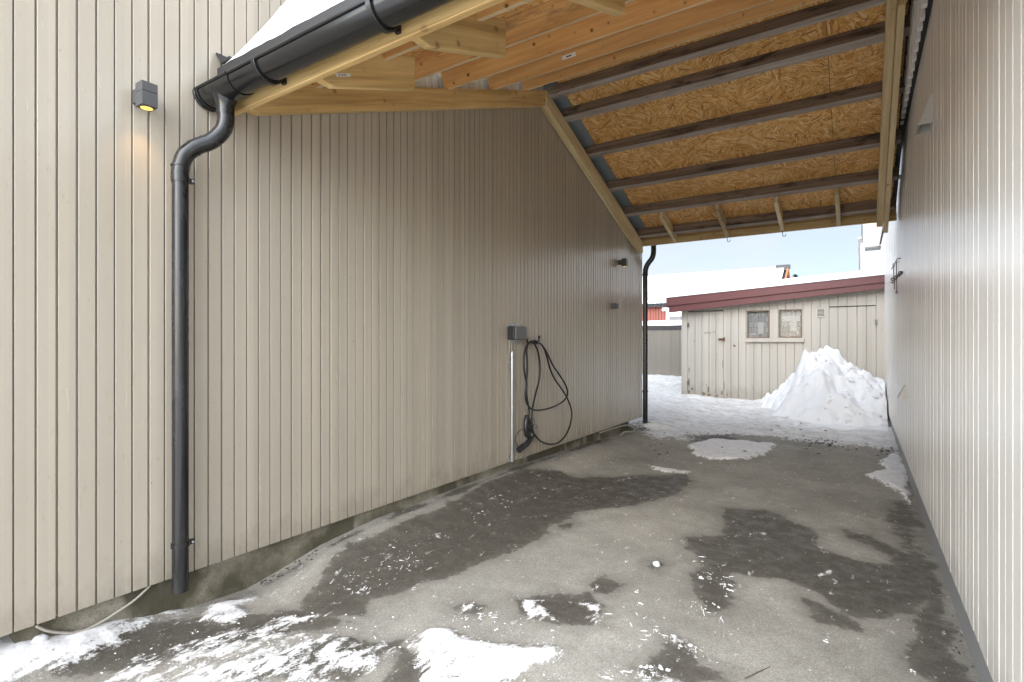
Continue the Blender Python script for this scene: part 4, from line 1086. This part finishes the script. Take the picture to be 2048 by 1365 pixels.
# vent grille
p, q_ = S(1632, 616), S(1651, 635)
vg = MB().box(p.x, q_.x, SY - 0.04, SY - 0.026, q_.z, p.z).build("vent_grille", M['vent_grey'], shed, bevel=0.003)
sl = MB(); nsl = 6
for k in range(nsl):
    z = q_.z + 0.035 + (p.z - q_.z - 0.07) * k / (nsl - 1); sl.box(p.x + 0.025, q_.x - 0.02, SY - 0.0425, SY - 0.0405, z - 0.006, z + 0.006)
sl.build("slot", M['dark_void'], vg)
# fascia in two steps and the roof
FYs = 12.80
A = onY(1332, 595, FYs); A2 = onY(1335, 613, FYs); A3 = onY(1337, 626, FYs); B = onY(1762, 549, FYs); B2 = onY(1762, 566, FYs); B3 = onY(1762, 578, FYs)
def ext(P, Q, x): return P.z + (Q.z - P.z) * (x - P.x) / (Q.x - P.x)
XE = 1.8
MB().prism([(A.x, A2.z), (XE, ext(A2, B2, XE)), (XE, ext(A, B, XE)), (A.x, A.z)], 'y', FYs, FYs + 0.025).build("fascia_board", M['maroon'], shed, bevel=0.004)
MB().prism([(A3.x, A3.z), (XE, ext(A3, B3, XE)), (XE, ext(A2, B2, XE) + .03), (A3.x, A2.z + .03)], 'y', FYs + 0.028, FYs + 0.05).build("fascia_board", M['maroon'], shed, bevel=0.004)
MB().prism([(A.x + .01, A2.z + 0.03), (XE, ext(A2, B2, XE) + .03), (XE, ext(A, B, XE) - .03), (A.x + .01, A.z - .03)], 'y', FYs + 0.052, SY + 3.3).build("roof", M['dark_void'], shed)
MB().box(A.x - 0.0, A.x + 0.025, FYs + 0.026, SY + 3.3, A2.z - 0.02, A.z).build("bargeboard", M['maroon'], shed)
def sh_base(X, Y): return A.z - 0.02 + (B.z - A.z) * (X - A.x) / (B.x - A.x)
def sh_snow(X, Y):
    ed = np.sqrt(np.clip((X - A.x - 0.03) / 0.45, 0, 1)) * np.sqrt(np.clip((Y - FYs + 0.02) / 0.12, 0, 1))
    return sh_base(X, Y) + ed * (0.15 + 0.05 * (fbm(X * 1.3, Y * 1.3, 120) - .3)) * np.clip((SY + 3.3 - Y) / .3, 0, 1) + 0.005
height_obj("roof_snow", M['snow'], np.arange(A.x, 1.8, 0.06), np.concatenate([np.arange(FYs - 0.02, FYs + 0.2, 0.02), np.arange(FYs + 0.2, SY + 3.35, 0.12)]), sh_snow, sh_base, "smooth snow blanket lying on the shed roof above the maroon fascia", "snow")

# snow heap in front of the shed
def hr(X):
    px = np.array([1500, 1527, 1560, 1597, 1608, 1630, 1650, 1668, 1692, 1720, 1759, 1800]); py = np.array([845, 812, 772, 733, 714, 709, 703, 724, 744, 758, 772, 776])
    xs_ = []; zs_ = []
    for a, b_ in zip(px, py):
        p = onY(a, b_, 12.2); xs_.append(p.x); zs_.append(p.z)
    return np.interp(X, xs_, zs_)
def heap_z(X, Y):
    w_ = (fbm(X * 2.5, Y * 2.5, 200) - .5) * 0.35
    cx_ = -0.62
    Xs = cx_ + (X - cx_) * np.where(X < cx_, 1 + 0.95 * np.clip((12.2 - Y) / 1.85, 0, 1), 1)
    top_ = hr(Xs + w_ * 0.15)
    yf = 10.45 + np.where(X < cx_, 0.75, 0.25) * np.abs(X - cx_) + 0.5 * (fbm(X * 1.7 + 3, Y * 0.2, 205) - .5)
    u = np.clip((Y - yf) / (12.2 - yf), 0, 1)
    g = np.where(Y < 12.2, np.clip(np.sin(u * math.pi / 2) ** 1.05, 0, 1), 1 - np.clip((Y - 12.2) / 1.1, 0, 1) ** 2 * 0.75)
    n1 = fbm(X * 3.2, Y * 3.2, 210, 5); n2 = fbm(X * 11, Y * 11, 215, 4)
    rid = 1 - np.abs(2 * fbm(X * 2.4 + Y * 0.8, Y * 2.1, 220, 4) - 1)
    cl = np.floor(fbm(X * 4.3, Y * 4.3, 230, 3) * 6) / 6
    z = 0.02 + (top_ - 0.02) * g + g * (0.80 * (n1 - .5) + 0.17 * (n2 - .5) + 0.30 * (rid - .6) + 0.34 * (cl - .45)) * np.clip(1.7 - g, 0.22, 1)
    low = np.clip((Y - yf + 0.5) / 0.5, 0, 1)
    return np.where(u <= 0, 0.02 + 0.07 * low * n1 - 0.08 * (1 - low), z)
def heap_base(X, Y):
    ix = np.clip(np.searchsorted(gx, X), 0, nx - 1); iy = np.clip(np.searchsorted(gy, Y), 0, ny - 1); return GZ[iy, ix] - 0.02
heap = height_obj("snow_heap", M['snow'], np.arange(-2.3, 0.405, 0.028), np.arange(9.6, 13.03, 0.028), heap_z, heap_base, "tall shovelled heap of snow in front of the shed", "snow heap")

# loose clumps rolled down the heap, part of the same pile
hm = bmesh.new(); hm.from_mesh(heap.data)
rl = random.Random(21)
for k in range(150):
    x = rl.gauss(-0.25, 0.5); y = rl.uniform(10.1, 12.4)
    if x > 0.36 or x < -2.1: continue
    z = float(heap_z(np.array([[x]]), np.array([[y]]))[0, 0])
    if z < 0.05: continue
    r_ = rl.choice((0.012, 0.016, 0.02, 0.03, 0.042)) * (1.2 if x > -0.3 else 0.8)
    mt = Matrix.Translation((x, y, z - r_ * 0.4)) @ Matrix.Rotation(rl.random() * 3, 4, 'Z') @ Matrix.Diagonal((r_ * rl.uniform(.8, 1.5), r_, r_ * rl.uniform(.6, 1.0), 1))
    g_ = bmesh.ops.create_icosphere(hm, subdivisions=2, radius=1.0, matrix=mt)
    off = Vector((rl.random() * 40, 3, 7))
    for v_ in g_['verts']:
        c_ = Vector((x, y, z)); d_ = v_.co - c_; v_.co = c_ + d_ * (1 + 0.5 * mnoise.noise(v_.co / r_ * 0.9 + off))
for f_ in hm.faces: f_.smooth = True
hm.to_mesh(heap.data); hm.free()

# ------------------------------------------------------------------ fence, red house, white house, spruce
FE = 16.6
fl_, fr__ = onY(1240, 700, FE).x, onY(1400, 700, FE).x
ztop = onY(1330, 652, FE).z
fence = empty("fence", ((fl_ + fr__) / 2, FE, 0.2), "grey-beige board fence with a black cap beside the cream shed", "fence")
mb = MB(); cladding_strip(mb, list(np.arange(fl_ - 3, fr__, 0.087)), FE, FE + 0.03, 0.1, ztop - 0.12, axis='x', sgn=-1, width=0.012)
mb.build("board_panel", M['fence_paint'], fence)
MB().box(fl_ - 3, fr__, FE + 0.031, FE + 0.08, 0.1, ztop - 0.125).build("back_panel", M['fence_paint'], fence)
MB().box(fl_ - 3, fr__, FE - 0.03, FE + 0.9, ztop - 0.12, ztop).build("cap", M['black_matt'], fence)
fx = np.arange(fl_ - 3, fr__ + 0.01, 0.08)
height_obj("fence_snow", M['snow'], fx, np.arange(FE - 0.05, FE + 0.9, 0.05), lambda X, Y: ztop + 0.16 * np.sqrt(np.clip((Y - FE + 0.05) / 0.1, 0, 1)) * np.clip((FE + .9 - Y) / .2, 0, 1) + 0.02 * fbm(X, Y, 300), lambda X, Y: X * 0 + ztop + 0.001, "narrow white snow strip on the black fence cap", "snow")

RY = 27.0
rh = empty("house", (-8, 29, 0), "red board house with a wide snow-covered roof beyond the fence", "house")
xe = -3.07; ze = H + 1.86; zrd = H + 3.65
MB().box(-22, xe - 0.35, RY + 0.35, 33, 0, ze + .1).build("wall", M['red_paint'], rh)
mb = MB(); cladding_strip(mb, list(np.arange(-22, xe - 0.4, 0.15)), RY + 0.33, RY + 0.36, 0, ze + .05, axis='x', sgn=-1, width=0.02, depth=0.02); mb.build("cladding", M['red_paint'], rh)
MB().prism([(RY, ze - .05), (30, zrd - .1), (33, ze - .05), (33, ze + .05), (30, zrd), (RY, ze + .05)], 'x', -22.3, xe).build("roof", M['tile_dark'], rh)
mb = MB()
for k in range(90):
    x = xe - 0.1 - k * 0.21; mb.tube([(x, RY - 0.05, ze + 0.02), (x, RY + 0.5, ze + 0.30)], 0.085, 8)
mb.build("tile_row", M['tile_dark'], rh)
MB().prism([(RY + 0.02, ze + .12), (30, zrd + .08), (33, ze + .12), (33, ze + .28), (30, zrd + .20), (RY + 0.05, ze + .26)], 'x', -22.2, xe - .12).build("roof_snow", M['snow'], rh, bevel=0.05, seg=3)
MB().prism([(RY, ze - .10), (30, zrd - .05), (30, zrd + .16), (RY, ze + .08)], 'x', xe + 0.002, xe + 0.06).prism([(30.002, zrd - .05), (33, ze - .10), (33, ze + .08), (30.002, zrd + .16)], 'x', xe + 0.002, xe + 0.06).build("bargeboard", M['orange_wood'], rh)
MB().box(xe - 0.5, xe + 0.12, 29.8, 30.2, zrd + 0.05, zrd + 0.24).build("ridge_cap", M['tile_dark'], rh)
wa, wb = onY(1333, 625, RY + .3), onY(1385, 660, RY + .3)
wf = MB().box(wa.x, wb.x, RY + 0.22, RY + 0.325, 1.0, wa.z + 0.1).build("window", M['white_paint'], rh)
MB().box(wa.x + 0.16, wb.x - .2, RY + 0.21, RY + 0.218, 1.0, wa.z - 0.22).build("pane", M['mid_grey'], wf)
lc = MB()
for k in range(14):
    x = wa.x - 0.15 + k * 0.13; lc.tube([(x, RY + 0.20, wa.z + 0.12), (x, RY + 0.215, wa.z + 0.12)], 0.07, 10)
lc.box(wa.x - 0.2, wb.x + .3, RY + .22, RY + .235, wa.z + .16, wa.z + .26)
lc.build("scalloped_trim", M['white_paint'], wf)

wh = empty("house", (3, 19, 0), "white rendered house with a dark corner pipe rising behind the shed", "house")
WY = 17.0
c1 = onY(1717.5, 479, WY)
MB().box(c1.x, 6, WY, 24, 0, c1.z).build("wall", M['white_paint'], wh)
MB().box(c1.x - 0.02, 6, WY - 0.03, 24, c1.z + 0.001, c1.z + 0.05).build("roof_edge", M['white_paint'], wh)
MB().box(c1.x - 0.0, c1.x + 0.028, WY - 0.06, WY - 0.004, H + 1.5, c1.z - 0.01).box(c1.x - .02, c1.x + 0.05, WY - 0.065, WY - 0.062, c1.z - 0.09, c1.z - 0.02).build("corner_pipe", M['steel_dark'], wh)

sp = empty("spruce_tree", (onY(1590, 560, 48).x, 48, 0), "dark spruce top just showing over the shed roof snow", "tree")
bx = sp.location.x
MB().tube([(bx, 48, 0), (bx, 48, 6.6)], [0.18, 0.03], 8).build("trunk", M['bark'], sp)
mb = MB(); rs2 = random.Random(4)
for tx, hh_ in ((bx, 1.0),):
    for k in range(900):
        u = rs2.random(); z = 1.0 + (6.9 - 1.0) * u; rad = (1 - u) * 1.5 + 0.05; an = rs2.random() * 6.283; rr = rad * math.sqrt(rs2.random())
        p = Vector((tx + rr * math.cos(an), 48 + rr * math.sin(an), z - rr * 0.35)); d_ = Vector((math.cos(an), math.sin(an), -0.45)).normalized() * rs2.uniform(.18, .4); sd_ = Vector((-math.sin(an), math.cos(an), rs2.uniform(-.3, .3))) * 0.09
        mb.add([p - sd_, p + d_, p + sd_], [(0, 1, 2)])
mb.build("crown", M['needles'], sp)

# ------------------------------------------------------------------ small loose things on the ground
def lump_mesh(mb, c, r, flat=0.6, seed=0):
    bm = bmesh.new(); bmesh.ops.create_icosphere(bm, subdivisions=2, radius=1.0)
    rl = random.Random(seed); off = Vector((rl.random() * 50, rl.random() * 50, rl.random() * 50))
    vs = []
    for v_ in bm.verts:
        k = 1 + 0.55 * mnoise.noise(v_.co * 1.3 + off); vs.append((c[0] + v_.co.x * r * k, c[1] + v_.co.y * r * k, c[2] + v_.co.z * r * k * flat))
    fs = [tuple(q.index for q in f.verts) for f in bm.faces]; bm.free(); mb.add(vs, fs)
def crumb(mb, c, rx, ry, rz, rot):
    cs_, sn_ = math.cos(rot), math.sin(rot)
    base = [(1, 0, 0), (.3, .9, .1), (-.8, .5, 0), (-.7, -.6, .1), (.4, -.8, 0), (0.1, 0, 1)]
    vs = []
    for x, y, z in base:
        x *= rx * random.uniform(.7, 1.2); y *= ry * random.uniform(.7, 1.2); vs.append((c[0] + x * cs_ - y * sn_, c[1] + x * sn_ + y * cs_, c[2] + z * rz))
    mb.add(vs, [(0, 1, 5), (1, 2, 5), (2, 3, 5), (3, 4, 5), (4, 0, 5)])
mb = MB()
p = onZ(1313, 1131); lump_mesh(mb, (p.x, p.y, gz(p.x, p.y) + 0.010), 0.026, 0.6, 3)
o = mb.build("snow_lump", M['snow'], None, smooth=True); tag(o, "single small white snow lump in a damp ring in the middle of the dry asphalt", "snow lump")
mb = MB(); p = onZ(24, 1285, 0.06); lump_mesh(mb, (-3.02, p.y + .03, 0.125), 0.03, 1.1, 8)
o = mb.build("snow_lump", M['snow'], None, smooth=True); tag(o, "rounded snow lump beside the dark gap in the foundation", "snow lump")
mb = MB()
tracks = [((640, 1195), (850, 1080), 55, 22), ((940, 1045), (1085, 985), 65, 14), ((780, 1140), (840, 1120), 40, 14), ((1400, 1130), (1470, 1180), 45, 14), ((1500, 1075), (1530, 1065), 16, 8), ((1160, 995), (1190, 1000), 14, 6), ((700, 1190), (760, 1170), 40, 10),
          ((1390, 1200), (1440, 1240), 35, 10), ((1340, 1270), (1400, 1310), 40, 14), ((1260, 1230), (1340, 1280), 25, 22), ((900, 1240), (1010, 1230), 30, 10), ((1200, 1345), (1340, 1360), 40, 12), ((1700, 950), (1660, 920), 12, 8), ((1450, 930), (1580, 915), 24, 6), ((1300, 925), (1350, 900), 24, 8), ((1230, 965), (1275, 955), 30, 3), ((1180, 930), (1270, 935), 20, 7)]
for a, b_, n_, sp__ in tracks:
    for k in range(n_):
        u = random.random(); x = a[0] + (b_[0] - a[0]) * u + random.gauss(0, sp__ * 0.9); y = a[1] + (b_[1] - a[1]) * u + random.gauss(0, sp__ * 0.5)
        p = onZ(x, y); r_ = random.choice((0.0016, 0.002, 0.003, 0.004)); st = random.choice((1, 1, 1.5, 4, 6, 8))
        crumb(mb, (p.x, p.y, gz(p.x, p.y) + 0.001), r_ * st, r_, r_ * 0.8, random.choice((0.4, 2.0, 0.5, 1.9)) + random.gauss(0, .25))
for k in range(200):
    x = random.uniform(150, 1900); y = random.uniform(960, 1362); p = onZ(x, y)
    if -2.9 < p.x < 0.38:
        r_ = random.choice((0.001, 0.0015, 0.002, 0.003)); crumb(mb, (p.x, p.y, gz(p.x, p.y) + 0.0005), r_ * random.choice((1, 1.5, 2.5)), r_, r_ * .8, random.random() * 6)
for k in range(350):
    x = random.uniform(200, 1120); y = random.uniform(1225, 1362); p = onZ(x, y)
    if -2.9 < p.x: r_ = random.choice((0.0015, 0.0025, 0.005)); crumb(mb, (p.x, p.y, gz(p.x, p.y) + 0.001), r_ * random.uniform(1, 2), r_, r_ * .8, random.random() * 6)
for x, y, r_ in ((1462, 1180, .02), (1400, 1156, .022), (1270, 1183, .014), (1286, 1208, .018), (1430, 1208, .018), (1455, 1170, .018), (1360, 1290, .03), (1655, 1286, .016), (1825, 1345, .014), (1253, 1122, .012), (1390, 1123, .014), (1640, 1095, .01), (940, 1215, .022), (930, 1212, .016), (1315, 1340, .024), (1290, 1335, .018), (900, 1285, .02), (540, 1260, .02)):
    p = onZ(x, y)
    for j in range(5): lump_mesh(mb, (p.x + random.gauss(0, r_ * .7), p.y + random.gauss(0, r_ * .7), gz(p.x, p.y) + r_ * 0.05), r_ * random.uniform(.15, .45), 0.4, int(x + j * 31))
p_ = [onZ(1490, 1362), onZ(1515, 1350), onZ(1540, 1338)]
q_ = MB().tube([(a.x, a.y, gz(a.x, a.y) + 0.006) for a in p_], [0.0025, 0.002, 0.001], 6).build("twig", M['bark'], None, smooth=True); tag(q_, "thin brown twig lying on the dry asphalt at the bottom edge", "twig")
o = mb.build("snow_crumbs", M['snow'], None); tag(o, "white snow crumbs and tyre-tread flakes scattered on the asphalt", "snow crumbs", kind='stuff')
mb = MB()
for k in range(190):
    x = random.uniform(1270, 1790); y = random.gauss(866, 26)
    if y < 800 or y > 905: continue
    p = onZ(x, y, 0.04)
    if p.x > 0.38 or p.x < -3.3 and p.y < 8.6: continue
    r_ = random.choice((0.006, 0.008, 0.012, 0.02)); crumb(mb, (p.x, p.y, gz(p.x, p.y) - 0.002), r_ * random.uniform(1, 2.5), r_, r_ * .7, random.random() * 3)
for k in range(110):
    x = random.choice((random.gauss(1770, 14), random.gauss(1620, 18), random.gauss(1665, 16))); y = 880 + (x - 1620) * 0.13 + random.gauss(0, 4); p = onZ(x, y, 0.03)
    if p.x < 0.38: r_ = random.choice((0.008, 0.012, 0.022)); crumb(mb, (p.x, p.y, gz(p.x, p.y) - 0.002), r_ * 1.5, r_, r_ * .8, random.random() * 3)
for k in range(120):
    x = random.uniform(1255, 1300); y = random.gauss(858, 4); p = onZ(x, y, 0.03); r_ = random.choice((0.008, 0.014)); crumb(mb, (p.x, p.y, gz(p.x, p.y) - .002), r_ * 1.5, r_, r_, random.random() * 3)
for k in range(260):
    y = random.uniform(0.8, 3.6); x = 0.424 - abs(random.gauss(0, 0.11)); r_ = random.choice((0.002, 0.004, 0.006)); crumb(mb, (x - .005, y, gz(x, y)), r_ * random.choice((1, 1, 4)), r_, r_, random.random() * 3)
for k in range(60):
    p = onX(random.uniform(525, 640), 1140, -2.98); r_ = random.choice((0.004, 0.007, 0.011)); x = -3.02 + abs(random.gauss(0, .035)); crumb(mb, (x, p.y, gz(x, p.y) - 0.003), r_ * 1.6, r_, r_ * .6, random.random() * 3)
o = mb.build("dark_grit", M['clod'], None); tag(o, "dark grit and soil clods lying along the snow edge and wall feet", "grit", kind='stuff')
